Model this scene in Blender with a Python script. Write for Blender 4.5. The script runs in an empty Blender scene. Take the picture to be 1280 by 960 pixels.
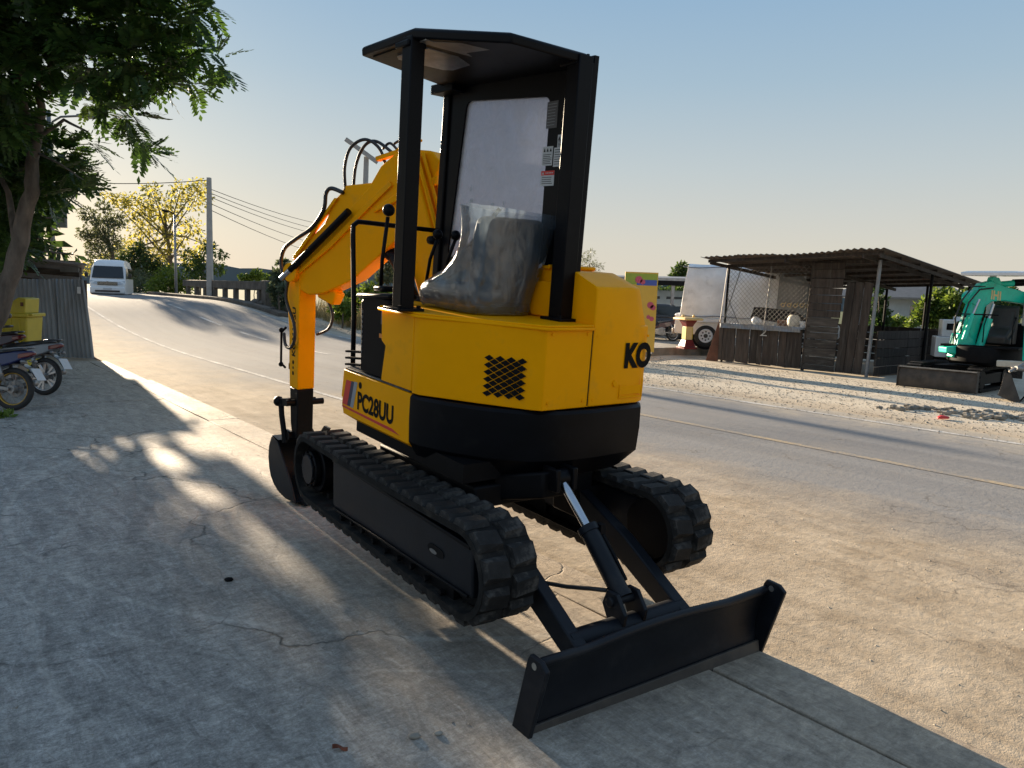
import bpy, bmesh, math, random
import numpy as np
from mathutils import Matrix, Vector
random.seed(7); RNG = np.random.default_rng(7)
SC = bpy.context.scene
COL = SC.collection
# ------------------------------------------------------------------ camera
FPX, CX, CY = 950.0, 640.0, 480.0            # focal length and centre in pixels of a 1280x960 picture
CAM_H, PITCH, ROLL = 1.75, math.radians(6.6), math.radians(2.1)
_f = np.array([0, math.cos(PITCH), -math.sin(PITCH)]); _u0 = np.array([0, math.sin(PITCH), math.cos(PITCH)]); _r0 = np.array([1.0, 0, 0])
_r = math.cos(ROLL)*_r0 + math.sin(ROLL)*_u0
_u = -math.sin(ROLL)*_r0 + math.cos(ROLL)*_u0
cd = bpy.data.cameras.new('camera'); cam = bpy.data.objects.new('camera', cd); COL.objects.link(cam)
cd.sensor_fit = 'HORIZONTAL'; cd.sensor_width = 36.0; cd.lens = FPX/1280*36.0
cd.clip_start = 0.05; cd.clip_end = 3000
cam.matrix_world = Matrix(((_r[0], _u[0], -_f[0], 0), (_r[1], _u[1], -_f[1], 0), (_r[2], _u[2], -_f[2], CAM_H), (0, 0, 0, 1)))
SC.camera = cam
# ------------------------------------------------------------------ light
SUN_AZ, SUN_EL = math.radians(-35.0), math.radians(10.8)     # azimuth clockwise from +Y
SDIR = Vector((math.sin(SUN_AZ)*math.cos(SUN_EL), math.cos(SUN_AZ)*math.cos(SUN_EL), math.sin(SUN_EL)))
sl = bpy.data.lights.new('sun', 'SUN'); sl.energy = 5.0; sl.angle = math.radians(0.6); sl.color = (1.0, 0.81, 0.58)
so = bpy.data.objects.new('sun', sl); COL.objects.link(so); so.rotation_euler = (-SDIR).to_track_quat('-Z', 'Y').to_euler()
SKY_K, HAZE_K = 0.02, 4.0
wd = bpy.data.worlds.new('World'); SC.world = wd; wd.use_nodes = True
wn = wd.node_tree.nodes; wl = wd.node_tree.links
sky = wn.new('ShaderNodeTexSky'); sky.sky_type = 'NISHITA'; sky.sun_disc = False
sky.sun_elevation = SUN_EL; sky.sun_rotation = SUN_AZ; sky.altitude = 0
sky.air_density = 1.0; sky.dust_density = 2.0; sky.ozone_density = 2.0
wn['Background'].inputs['Strength'].default_value = 0.10
# a hazy sky: the physical sky thinned by an even veil of haze, beige at the horizon and blue overhead, the same all round
tc = wn.new('ShaderNodeTexCoord'); sp_ = wn.new('ShaderNodeSeparateXYZ'); wl.new(tc.outputs['Generated'], sp_.inputs[0])
hz = wn.new('ShaderNodeValToRGB'); wl.new(sp_.outputs[2], hz.inputs[0])
HZ = [(0.0, (.53, .475, .395)), (.07, (.49, .47, .41)), (.16, (.385, .43, .44)), (.26, (.275, .37, .445)), (.36, (.205, .32, .445)), (.60, (.215, .31, .44)), (1.0, (.18, .27, .40))]
el = hz.color_ramp.elements
while len(el) < len(HZ): el.new(.5)
for e, (p, c) in zip(el, HZ): e.position = p; e.color = (*[x for x in c], 1)
def wmix(blend, a, b, f=1.0):
    n = wn.new('ShaderNodeMix'); n.data_type = 'RGBA'; n.blend_type = blend; n.clamp_result = False; n.inputs[0].default_value = f
    for s, v in ((6, a), (7, b)):
        if isinstance(v, tuple): n.inputs[s].default_value = (*v, 1)
        else: wl.new(v, n.inputs[s])
    return n.outputs[2]
skyc = wmix('ADD', wmix('MULTIPLY', sky.outputs[0], (SKY_K,)*3), wmix('MULTIPLY', hz.outputs[0], (HAZE_K,)*3))
wl.new(skyc, wn['Background'].inputs['Color'])
SC.view_settings.view_transform = 'Standard'; SC.view_settings.look = 'None'
SC.view_settings.exposure = 1.75; SC.view_settings.gamma = 1.0; SC.view_settings.use_curve_mapping = False

# ------------------------------------------------------------------ helpers
def ray(px, py): return _f + _r*(px-CX)/FPX - _u*(py-CY)/FPX
def G(px, py, z=0.0):                          # point of the ground seen at a pixel of the 1280x960 picture
    d = ray(px, py); t = (z-CAM_H)/d[2]; return Vector((t*d[0], t*d[1], z))
def AT(px, py, Y):                             # point at depth Y seen at a pixel
    d = ray(px, py); t = Y/d[1]; return Vector((t*d[0], Y, CAM_H+t*d[2]))
RD = Vector((-0.62, 0.785, 0)).normalized(); RN = Vector((RD.y, -RD.x, 0))      # along the road, across the road
def SN(s, n, z=0.0): p = RD*s + RN*n; return Vector((p.x, p.y, z))
def sn(p): return (p[0]*RD.x+p[1]*RD.y, p[0]*RN.x+p[1]*RN.y)
def rot3(yaw, p, r): return Matrix.Rotation(yaw, 4, 'Z') @ Matrix.Rotation(p, 4, 'X') @ Matrix.Rotation(r, 4, 'Y')
MM = Matrix.Translation((-0.196, 4.5874, 0.2861)) @ rot3(0.6083, 0.0276, -0.0196)   # undercarriage of the yellow machine
MH = Matrix.Translation((-0.201, 4.607, 0.335)) @ rot3(0.656, 0.064, -0.011)        # its upper house

INV = {}
def thing(name, label, cat, loc=(0, 0, 0), group=None, rotz=0.0, local=False):
    o = bpy.data.objects.new(name, None); COL.objects.link(o); o.location = loc; o.rotation_euler = (0, 0, rotz)
    o.empty_display_size = 0.2
    o['label'] = label; o['category'] = cat
    if group: o['group'] = group
    if not local: INV[o.name] = Matrix.Translation(-Vector(loc))
    return o
def tag(o, label=None, cat=None, group=None, kind=None):
    if label: o['label'] = label
    if cat: o['category'] = cat
    if group: o['group'] = group
    if kind: o['kind'] = kind
    return o
def link(name, me, parent=None):
    o = bpy.data.objects.new(name, me); COL.objects.link(o)
    if parent is not None:
        o.parent = parent
        if parent.name in INV: o.matrix_parent_inverse = INV[parent.name]
    return o
def copy_tree(o, parent=None):
    c = o.copy(); COL.objects.link(c)
    if parent is not None: c.parent = parent
    for ch in list(o.children): copy_tree(ch, c)
    return c

class MB:
    def __init__(s, T=None): s.v = []; s.f = []; s.T = T if T is not None else Matrix.Identity(4)
    def add(s, vs, fs):
        b = len(s.v); s.v += [s.T @ Vector(p) for p in vs]; s.f += [tuple(i+b for i in f) for f in fs]; return s
    def box(s, x0, x1, y0, y1, z0, z1, R=None):
        vs = [(x, y, z) for x in (x0, x1) for y in (y0, y1) for z in (z0, z1)]
        if R is not None: vs = [R @ Vector(p) for p in vs]
        return s.add(vs, [(0, 1, 3, 2), (4, 6, 7, 5), (0, 4, 5, 1), (2, 3, 7, 6), (0, 2, 6, 4), (1, 5, 7, 3)])
    def prism(s, pts, vec):                    # planar polygon of 3D points pushed along vec
        n = len(pts); vec = Vector(vec); a = [Vector(p) for p in pts]
        return s.add(a+[p+vec for p in a], [tuple(range(n))[::-1], tuple(range(n, 2*n))] + [(i, (i+1) % n, n+(i+1) % n, n+i) for i in range(n)])
    def loft(s, rings, cap=True, closed=True):
        n = len(rings[0]); vs = [p for r in rings for p in r]; fs = []
        for k in range(len(rings)-1):
            for i in range(n if closed else n-1):
                j = (i+1) % n; fs.append((k*n+i, k*n+j, (k+1)*n+j, (k+1)*n+i))
        if cap: fs += [tuple(range(n))[::-1], tuple(range((len(rings)-1)*n, len(rings)*n))]
        return s.add(vs, fs)
    def tube(s, pts, r, n=8, r1=None):
        pts = [Vector(p) for p in pts]; rings = []; m = len(pts)
        up = None
        for k, p in enumerate(pts):
            t = (pts[min(k+1, m-1)]-pts[max(k-1, 0)]).normalized()
            if up is None:
                up = Vector((0, 0, 1)) if abs(t.z) < .9 else Vector((1, 0, 0))
            a = t.cross(up).normalized(); up = a.cross(t).normalized()
            rr = r if r1 is None else r+(r1-r)*k/(m-1)
            rings.append([p+(a*math.cos(2*math.pi*i/n)+up*math.sin(2*math.pi*i/n))*rr for i in range(n)])
        return s.loft(rings)
    def cyl(s, p0, p1, r, n=16, r1=None): return s.tube([p0, p1], r, n, r1)
    def bar(s, p0, p1, w, h, up=(0, 0, 1)):     # rectangular bar
        p0, p1 = Vector(p0), Vector(p1); t = (p1-p0).normalized(); up = Vector(up)
        if abs(t.dot(up)) > .95: up = Vector((1, 0, 0))
        a = t.cross(up).normalized(); b = a.cross(t)
        q = [a*w/2+b*h/2, -a*w/2+b*h/2, -a*w/2-b*h/2, a*w/2-b*h/2]
        return s.loft([[p0+k for k in q], [p1+k for k in q]])
    def sphere(s, c, r, n=12, sq=(1, 1, 1)):
        c = Vector(c); m = n//2; rings = []
        for k in range(m+1):
            th = math.pi*k/m; th = max(0.02, min(math.pi-0.02, th))
            rings.append([c+Vector((math.sin(th)*math.cos(2*math.pi*i/n)*sq[0], math.sin(th)*math.sin(2*math.pi*i/n)*sq[1], math.cos(th)*sq[2]))*r for i in range(n)])
        return s.loft(rings)
    def torus(s, c, ax, R, r, n=32, m=10, sq=1.0):
        c = Vector(c); ax = Vector(ax).normalized(); a = ax.orthogonal().normalized(); b = ax.cross(a); vs = []; fs = []
        for i in range(n):
            d = a*math.cos(2*math.pi*i/n)+b*math.sin(2*math.pi*i/n)
            for j in range(m): vs.append(c+d*(R+r*math.cos(2*math.pi*j/m))+ax*r*sq*math.sin(2*math.pi*j/m))
        for i in range(n):
            for j in range(m): fs.append((i*m+j, ((i+1) % n)*m+j, ((i+1) % n)*m+(j+1) % m, i*m+(j+1) % m))
        return s.add(vs, fs)
    def mesh(s, name, mat, smooth=False):
        me = bpy.data.meshes.new(name); me.from_pydata([tuple(p) for p in s.v], [], s.f); me.update()
        bm = bmesh.new(); bm.from_mesh(me); bmesh.ops.recalc_face_normals(bm, faces=bm.faces); bm.to_mesh(me); bm.free()
        if smooth:
            me.polygons.foreach_set('use_smooth', [True]*len(me.polygons))
        me.materials.append(mat); return me
    def build(s, name, mat, parent=None, bevel=0.0, smooth=False, seg=2, auto=None):
        me = s.mesh(name, mat, smooth or bool(bevel) or bool(auto)); o = link(name, me, parent)
        if auto or (bevel and not smooth):
            me.set_sharp_from_angle(angle=math.radians(auto or 35))
        if bevel:
            b = o.modifiers.new('bevel', 'BEVEL'); b.width = bevel; b.segments = seg; b.limit_method = 'ANGLE'; b.angle_limit = math.radians(35); b.harden_normals = False
        return o

def fast_mesh(name, V, F, mat, parent=None, smooth=False):     # V (n,3), F (m,k) numpy, every face with k corners
    me = bpy.data.meshes.new(name); V = np.asarray(V, np.float32); F = np.asarray(F, np.int32); k = F.shape[1]
    me.vertices.add(len(V)); me.vertices.foreach_set('co', V.ravel())
    me.loops.add(F.size); me.loops.foreach_set('vertex_index', F.ravel())
    me.polygons.add(len(F)); me.polygons.foreach_set('loop_start', np.arange(0, F.size, k, dtype=np.int32)); me.polygons.foreach_set('loop_total', np.full(len(F), k, np.int32))
    if smooth: me.polygons.foreach_set('use_smooth', np.ones(len(F), bool))
    me.update(calc_edges=True); me.materials.append(mat)
    return link(name, me, parent)

def text_mesh(body, bold=0.0):
    cu = bpy.data.curves.new('text', 'FONT'); cu.body = body; cu.offset = bold; cu.resolution_u = 4
    o = bpy.data.objects.new('text', cu); COL.objects.link(o)
    dg = bpy.context.evaluated_depsgraph_get(); me = bpy.data.meshes.new_from_object(o.evaluated_get(dg))
    bpy.data.objects.remove(o); return me
def decal(name, body, mat, parent, org, U, V, bold=0.02, T=None, lift=0.002):    # flat print: text spread over the parallelogram org, U, V
    me = text_mesh(body, bold); T = T or Matrix.Identity(4); org, U, V = Vector(org), Vector(U), Vector(V); n = U.cross(V).normalized()*lift
    co = np.array([v.co[:] for v in me.vertices]); lo, hi = co.min(0), co.max(0)
    for v in me.vertices:
        a = (v.co.x-lo[0])/(hi[0]-lo[0]); b = (v.co.y-lo[1])/(hi[1]-lo[1]); v.co = T @ (org+U*a+V*b+n)
    me.materials.clear(); me.materials.append(mat); me.name = name
    return link(name, me, parent)

# ------------------------------------------------------------------ materials
MATS = {}
def nodes(name):
    m = bpy.data.materials.new(name); m.use_nodes = True; MATS[name] = m
    nt = m.node_tree; return m, nt, nt.nodes['Principled BSDF']
def mixc(nt, fac, a, b, blend='MIX'):
    n = nt.nodes.new('ShaderNodeMix'); n.data_type = 'RGBA'; n.blend_type = blend
    for sock, v in ((0, fac), (6, a), (7, b)):
        if isinstance(v, (int, float)): n.inputs[sock].default_value = v
        elif isinstance(v, (tuple, list)): n.inputs[sock].default_value = (*v[:3], 1)
        else: nt.links.new(v, n.inputs[sock])
    return n.outputs[2]
def ramp(nt, src, p0, p1, c0=(0, 0, 0), c1=(1, 1, 1)):
    n = nt.nodes.new('ShaderNodeValToRGB'); e = n.color_ramp.elements
    e[0].position = p0; e[1].position = p1; e[0].color = (*c0, 1); e[1].color = (*c1, 1)
    nt.links.new(src, n.inputs[0]); return n.outputs[0]
def noise(nt, scale, detail=4, rough=.55, vec=None, dist=0.0):
    n = nt.nodes.new('ShaderNodeTexNoise'); n.inputs['Scale'].default_value = scale; n.inputs['Detail'].default_value = detail
    n.inputs['Roughness'].default_value = rough; n.inputs['Distortion'].default_value = dist
    if vec is not None: nt.links.new(vec, n.inputs['Vector'])
    return n.outputs[0]
def coords(nt, scale=None, rot=None, kind='Object'):
    t = nt.nodes.new('ShaderNodeTexCoord')
    if scale is None and rot is None: return t.outputs[kind]
    mp = nt.nodes.new('ShaderNodeMapping'); nt.links.new(t.outputs[kind], mp.inputs[0])
    if scale: mp.inputs['Scale'].default_value = scale
    if rot: mp.inputs['Rotation'].default_value = rot
    return mp.outputs[0]
def bump(nt, h, strength, dist=0.01, prev=None):
    b = nt.nodes.new('ShaderNodeBump'); b.inputs['Strength'].default_value = strength; b.inputs['Distance'].default_value = dist
    nt.links.new(h, b.inputs['Height'])
    if prev is not None: nt.links.new(prev, b.inputs['Normal'])
    return b.outputs[0]
def math_(nt, op, a, b=0.0, c=None, clamp=False):
    n = nt.nodes.new('ShaderNodeMath'); n.operation = op; n.use_clamp = clamp
    for i, v in enumerate((a, b) if c is None else (a, b, c)):
        if isinstance(v, (int, float)): n.inputs[i].default_value = v
        else: nt.links.new(v, n.inputs[i])
    return n.outputs[0]
def pm(name, col, rough=.6, metal=0.0, var=.15, vs=5.0, bmp=.15, bs=60.0, dirt=None, coat=0.0, stretch=None, island=0.0, spec=.5):
    m, nt, P = nodes(name)
    vec = coords(nt, stretch)
    nz = noise(nt, vs, 5, .6, vec)
    lo = tuple(c*(1-var) for c in col); hi = tuple(min(1, c*(1+var)) for c in col)
    c = ramp(nt, nz, .3, .7, lo, hi)
    if island:
        g = nt.nodes.new('ShaderNodeNewGeometry')
        c = mixc(nt, 1.0, c, ramp(nt, g.outputs['Random Per Island'], 0, 1, (1-island,)*3, (1+island*.4,)*3), 'MULTIPLY')
        oi = nt.nodes.new('ShaderNodeObjectInfo')
        c = mixc(nt, 1.0, c, ramp(nt, oi.outputs['Random'], 0, 1, (1-island,)*3, (1+island*.4,)*3), 'MULTIPLY')
    if dirt:
        dc, amt, ds = dirt
        f = ramp(nt, noise(nt, ds, 6, .65, vec), .62-amt*.35, .80-amt*.2)
        f = math_(nt, 'MULTIPLY', f, min(1, .35+amt))
        c = mixc(nt, f, c, dc)
        nt.links.new(math_(nt, 'MULTIPLY_ADD', f, .3, rough, True), P.inputs['Roughness'])
    else:
        nt.links.new(math_(nt, 'MULTIPLY_ADD', nz, .16, rough-.08, True), P.inputs['Roughness'])
    nt.links.new(c, P.inputs['Base Color']); P.inputs['Metallic'].default_value = metal
    P.inputs['Coat Weight'].default_value = coat; P.inputs['Specular IOR Level'].default_value = spec
    if bmp: nt.links.new(bump(nt, noise(nt, bs, 4, .6, vec), bmp, .004), P.inputs['Normal'])
    return m
def leafmat(name, c0, c1, trans=.35, rough=.55):
    m, nt, P = nodes(name); g = nt.nodes.new('ShaderNodeNewGeometry')
    c = ramp(nt, g.outputs['Random Per Island'], 0.0, 1.0, c0, c1)
    c = mixc(nt, ramp(nt, noise(nt, .9, 3, .6, coords(nt)), .35, .65), c, mixc(nt, .55, c, tuple(x*.6 for x in c0)))
    nt.links.new(c, P.inputs['Base Color']); P.inputs['Roughness'].default_value = rough; P.inputs['Specular IOR Level'].default_value = .3
    t = nt.nodes.new('ShaderNodeBsdfTranslucent'); nt.links.new(mixc(nt, .3, c, (c1[0]*1.6, c1[1]*1.5, c1[2]*.7)), t.inputs[0])
    mx = nt.nodes.new('ShaderNodeMixShader'); mx.inputs[0].default_value = trans
    nt.links.new(P.outputs[0], mx.inputs[1]); nt.links.new(t.outputs[0], mx.inputs[2]); nt.links.new(mx.outputs[0], nt.nodes['Material Output'].inputs[0])
    return m

M_yellow = pm('yellow_paint', (.95, .385, .0), .40, 0, .05, 3, .03, 25, ((.60, .29, .03), .16, 6), coat=.0, spec=.06)
M_black = pm('black_paint', (.0028, .003, .0045), .42, 0, .3, 6, .05, 40, ((.016, .015, .014), .10, 7), coat=.0, spec=.14)
M_blade = pm('blade_paint', (.007, .0085, .0125), .46, 0, .3, 5, .08, 40, ((.04, .038, .036), .18, 5), spec=.26)
M_blackm = pm('matt_black', (.003, .003, .004), .6, 0, .3, 8, .1, 60, ((.018, .016, .014), .12, 8), spec=.15)
M_rubber = pm('track_rubber', (.016, .0155, .015), .85, 0, .35, 12, .35, 90, ((.13, .105, .08), .22, 6), spec=.15)
M_lug = pm('lug_rubber', (.026, .025, .0245), .75, 0, .4, 14, .5, 80, ((.15, .135, .118), .27, 14), island=.35, spec=.2)
M_chrome = pm('chrome', (.50, .52, .56), .26, 1.0, .05, 20, .02, 80)
M_hose = pm('hose_rubber', (.015, .015, .016), .5, 0, .2, 20, .1, 120)
M_steel = pm('dull_steel', (.30, .29, .28), .5, .8, .2, 9, .15, 60, ((.16, .09, .05), .2, 8))
M_mat = pm('floor_mat', (.07, .07, .07), .75, 0, .3, 20, .4, 200, ((.25, .22, .18), .3, 9))
M_print = pm('black_print', (.006, .006, .006), .6, 0, .1, 9, 0, spec=.1)
M_red = pm('red_print', (.62, .025, .02), .45, 0, .08, 9, 0)
M_grey = pm('grey_print', (.28, .30, .33), .45, 0, .08, 9, 0)
M_navy = pm('dark_blue_print', (.02, .025, .06), .45, 0, .08, 9, 0)
M_sticker = pm('white_sticker', (.55, .57, .58), .5, 0, .06, 20, .02)
M_sticker_g = pm('faded_sticker', (.10, .10, .105), .55, 0, .15, 30, .02)
M_seat = pm('seat_vinyl', (.030, .028, .026), .55, 0, .2, 8, .15, 90)
M_amber = pm('orange_print', (.70, .22, .03), .5, 0, .1, 10, 0)
M_white = pm('white_paint', (.74, .75, .76), .35, 0, .04, 4, .02, 20, ((.45, .42, .36), .12, 5), coat=.3)
M_glass = pm('dark_glass', (.02, .025, .03), .06, 0, .1, 3, 0)
M_tyre = pm('tyre_rubber', (.02, .02, .02), .75, 0, .2, 20, .2, 100, ((.12, .10, .08), .2, 10))
M_alloy = pm('alloy', (.45, .45, .46), .35, .9, .1, 9, .05)
M_green = pm('teal_paint', (.005, .58, .42), .38, 0, .10, 4, .05, 30, ((.10, .16, .12), .18, 7), coat=.2)
M_galv = pm('galvanised_steel', (.24, .25, .27), .5, .5, .2, 6, .1, 50, ((.22, .15, .10), .18, 5))
M_sheet = pm('weathered_corrugated_steel', (.20, .225, .245), .55, .35, .22, 2.5, .1, 40, ((.17, .12, .085), .16, 3), stretch=(1, 1, .35))
M_roof = pm('old_roof_sheet', (.15, .12, .10), .7, .2, .3, 2.5, .1, 40, ((.17, .085, .045), .35, 1.6))
M_wood = pm('old_dark_wood', (.050, .036, .028), .82, 0, .5, 5, .5, 60, ((.125, .112, .098), .32, 4), stretch=(3, 3, .35), island=.5)
M_woodh = pm('old_grey_wood', (.06, .05, .042), .82, 0, .5, 5, .5, 60, ((.165, .152, .135), .36, 4), stretch=(.5, .5, 4), island=.5)
M_bridge = pm('stained_concrete', (.105, .09, .075), .9, 0, .3, 2.5, .4, 45, ((.045, .04, .033), .4, 2.2))
M_conc = pm('old_concrete', (.25, .235, .21), .85, 0, .25, 3, .4, 45, ((.09, .085, .075), .35, 2.2))
M_pole = pm('pole_concrete', (.36, .35, .335), .85, 0, .12, 3, .2, 50)
M_bark = pm('bark', (.115, .095, .078), .9, 0, .4, 9, .9, 30, ((.25, .23, .20), .2, 6), stretch=(1, 1, .3))
M_binyel = pm('yellow_plastic', (.46, .37, .03), .5, 0, .08, 4, .05, 40, ((.28, .22, .08), .15, 6))
M_taillight = pm('tail_light_red', (.11, .003, .005), .15, 0, .1, 9, 0, coat=.6)
M_plate = pm('number_plate_white', (.52, .53, .54), .45, 0, .06, 20, .02)
M_bikeblue = pm('blue_fairing', (.006, .012, .075), .3, 0, .1, 6, .02, coat=.5)
M_bikeblack = pm('black_fairing', (.014, .014, .016), .35, 0, .2, 6, .03, coat=.4)
M_bikered = pm('dark_red_fairing', (.035, .006, .008), .3, 0, .1, 6, .02, coat=.4)
M_silver = pm('silver_fairing', (.20, .205, .215), .35, .5, .1, 6, .02)
M_tarp = pm('grey_tarpaulin', (.80, .82, .84), .6, 0, .12, 2.5, .35, 9, ((.24, .25, .26), .2, 2))
M_maroon = pm('maroon_glaze', (.16, .02, .02), .35, 0, .12, 8, .05)
M_cream = pm('cream_glaze', (.72, .55, .26), .45, 0, .1, 8, .05)
M_banner = pm('yellow_banner', (.78, .45, .06), .6, 0, .06, 5, .1, 12)
M_pink = pm('pink_print', (.62, .10, .15), .6, 0, .1, 6, 0)
M_lightblue = pm('light_blue_paint', (.40, .52, .62), .35, 0, .06, 5, .02, coat=.3)
M_rust = pm('rust_sheet', (.12, .05, .03), .85, 0, .35, 4, .3, 40)
M_chalk = pm('chalk', (.45, .44, .42), .9, 0, .15, 30, 0)
M_houseroof = pm('grey_house_roof', (.20, .19, .185), .8, 0, .15, 4, .2, 20)
M_housewall = pm('pale_house_wall', (.40, .44, .47), .8, 0, .1, 3, .1)
M_mesh = pm('mesh_wire', (.22, .21, .20), .55, .6, .2, 9, 0)
M_cream2 = pm('pale_plastic', (.58, .53, .44), .6, 0, .15, 6, .05)
M_redplastic = pm('red_plastic', (.55, .03, .03), .5, 0, .1, 6, .02)
M_deadleaf = pm('dead_leaf', (.17, .05, .025), .8, 0, .3, 30, .2)
M_stone = pm('stone', (.40, .36, .30), .9, 0, .3, 12, .5, 40, island=.4)
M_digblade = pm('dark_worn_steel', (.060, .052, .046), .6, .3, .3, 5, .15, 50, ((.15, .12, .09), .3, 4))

# translucent sheets
def sheetmat(name, tint, diff, fac, rough=.35, bmp=.5, bs=18, gloss=.12, stretch=None):
    m, nt, P = nodes(name); nt.nodes.remove(P)
    tr = nt.nodes.new('ShaderNodeBsdfTransparent'); tr.inputs[0].default_value = (*tint, 1)
    df = nt.nodes.new('ShaderNodeBsdfDiffuse'); df.inputs[0].default_value = (*diff, 1)
    tl = nt.nodes.new('ShaderNodeBsdfTranslucent'); tl.inputs[0].default_value = (*diff, 1)
    gl = nt.nodes.new('ShaderNodeBsdfGlossy'); gl.inputs['Roughness'].default_value = rough; gl.inputs[0].default_value = (.9, .95, 1, 1)
    vec = coords(nt, stretch)
    if bmp:
        b = bump(nt, noise(nt, bs, 6, .7, vec, 1.5), bmp, .02)
        for x in (df, gl): nt.links.new(b, x.inputs['Normal'])
    def mx(f, a, b):
        n = nt.nodes.new('ShaderNodeMixShader')
        if isinstance(f, float): n.inputs[0].default_value = f
        else: nt.links.new(f, n.inputs[0])
        nt.links.new(a, n.inputs[1]); nt.links.new(b, n.inputs[2]); return n.outputs[0]
    d2 = mx(.5, df.outputs[0], tl.outputs[0])
    ff = math_(nt, 'MULTIPLY', ramp(nt, noise(nt, bs*.6, 5, .7, vec, 1.0), .3, .75, (.55,)*3, (1.3,)*3), fac)
    o = mx(ff, tr.outputs[0], d2)
    fr = nt.nodes.new('ShaderNodeFresnel'); fr.inputs[0].default_value = 1.4
    o = mx(math_(nt, 'MULTIPLY_ADD', fr.outputs[0], .8, gloss*.4, True), o, gl.outputs[0])
    nt.links.new(o, nt.nodes['Material Output'].inputs[0]); return m
M_plastic = sheetmat('clear_plastic_wrap', (.90, .93, .96), (.40, .51, .62), .25, .18, .35, 9, .26, (1.6, 1.6, .6))
M_pane = sheetmat('scratched_clear_panel', (.70, .69, .77), (.72, .71, .72), .46, .3, .05, 12, .05)
# ------------------------------------------------------------------ ground, road (local x across the road, local y along it)
ROADM = Matrix(((RN.x, RD.x, 0, 0), (RN.y, RD.y, 0, 0), (0, 0, 1, 0), (0, 0, 0, 1)))
def rise(s):
    s = np.asarray(s, float); z = np.zeros_like(s)
    z = np.where((s > 19) & (s <= 32), .0035*(s-19)**2, z)
    t = np.clip((s-32)/9.0, 0, 1); z = np.where(s > 32, .5915+.091*9*(t-t*t/2), z)
    return np.where(s > 60, z-np.clip((s-60)*.01, 0, 1.0), z)
def sheet(name, ss, ns, zf, mat, kind='structure', parent=None):
    S, N = np.meshgrid(ss, ns, indexing='ij'); Z = zf(S, N)
    V = np.stack([N, S, Z], -1).reshape(-1, 3); a, b = S.shape
    I = np.arange(a*b).reshape(a, b); F = np.stack([I[:-1, :-1], I[:-1, 1:], I[1:, 1:], I[1:, :-1]], -1).reshape(-1, 4)
    o = fast_mesh(name, V, F, mat, parent, smooth=True)
    o.matrix_world = ROADM
    if kind: o['kind'] = kind
    return o
def ssm(x, a, b): t = np.clip((x-a)/(b-a), 0, 1); return t*t*(3-2*t)
_ph = RNG.uniform(0, 6.28, (6,)); _fr = RNG.uniform(.5, 2.6, (6, 2))
def wob(S, N): return sum(np.sin(_fr[k, 0]*S+_fr[k, 1]*N*(1 if k % 2 else -1)+_ph[k]) for k in range(6))/6
def ground_z(S, N):
    r = rise(S)
    emb = np.where(N < 5, ssm(N, 1.5, 4.2), 1-ssm(N, 13.0, 19.0))
    z = r*emb-.014
    z = z-.03*ssm(N, 2.6, 3.4)*(1-ssm(N, 11.6, 12.4))
    z = z+np.where((N > 12.6), wob(S, N)*.035*ssm(N, 12.6, 14.5), 0)
    z = z+np.where((N > 3.4) & (N < 4.4), 0.004*wob(S*2, N*2), 0)
    return z
def ground_mat():
    m, nt, P = nodes('dirt_ground'); v = coords(nt)
    sx = nt.nodes.new('ShaderNodeSeparateXYZ'); nt.links.new(v, sx.inputs[0])
    n1 = noise(nt, .9, 8, .65, v); n2 = noise(nt, 9, 6, .65, v); n3 = noise(nt, 60, 4, .7, v)
    c = ramp(nt, n1, .3, .7, (.28, .21, .145), (.44, .35, .25))
    c = mixc(nt, ramp(nt, n2, .45, .75), c, (.30, .235, .165))
    grv = mixc(nt, ramp(nt, n3, .35, .7), (.46, .40, .315), (.70, .625, .505)); grv = mixc(nt, math_(nt, 'MULTIPLY', ramp(nt, n1, .5, .68), .6), grv, (.40, .32, .23))
    fac = ramp(nt, math_(nt, 'ADD', math_(nt, 'MULTIPLY', sx.outputs[0], .1), math_(nt, 'MULTIPLY', n1, .12)), 1.28/1.0-.0, 1.42) if False else None
    w = math_(nt, 'ADD', sx.outputs[0], math_(nt, 'MULTIPLY', n1, 2.0))
    mr = nt.nodes.new('ShaderNodeMapRange'); mr.inputs[1].default_value = 12.9; mr.inputs[2].default_value = 14.6; nt.links.new(w, mr.inputs[0])
    c = mixc(nt, mr.outputs[0], c, grv)
    # far land turns to dull green scrub
    mr2 = nt.nodes.new('ShaderNodeMapRange'); mr2.inputs[1].default_value = 27; mr2.inputs[2].default_value = 40; nt.links.new(w, mr2.inputs[0])
    c = mixc(nt, mr2.outputs[0], c, (.10, .12, .06))
    nt.links.new(c, P.inputs['Base Color']); P.inputs['Roughness'].default_value = .95; P.inputs['Specular IOR Level'].default_value = .15
    b = bump(nt, n2, .2, .02); b = bump(nt, n3, .35, .005, b); nt.links.new(b, P.inputs['Normal']); return m
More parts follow.
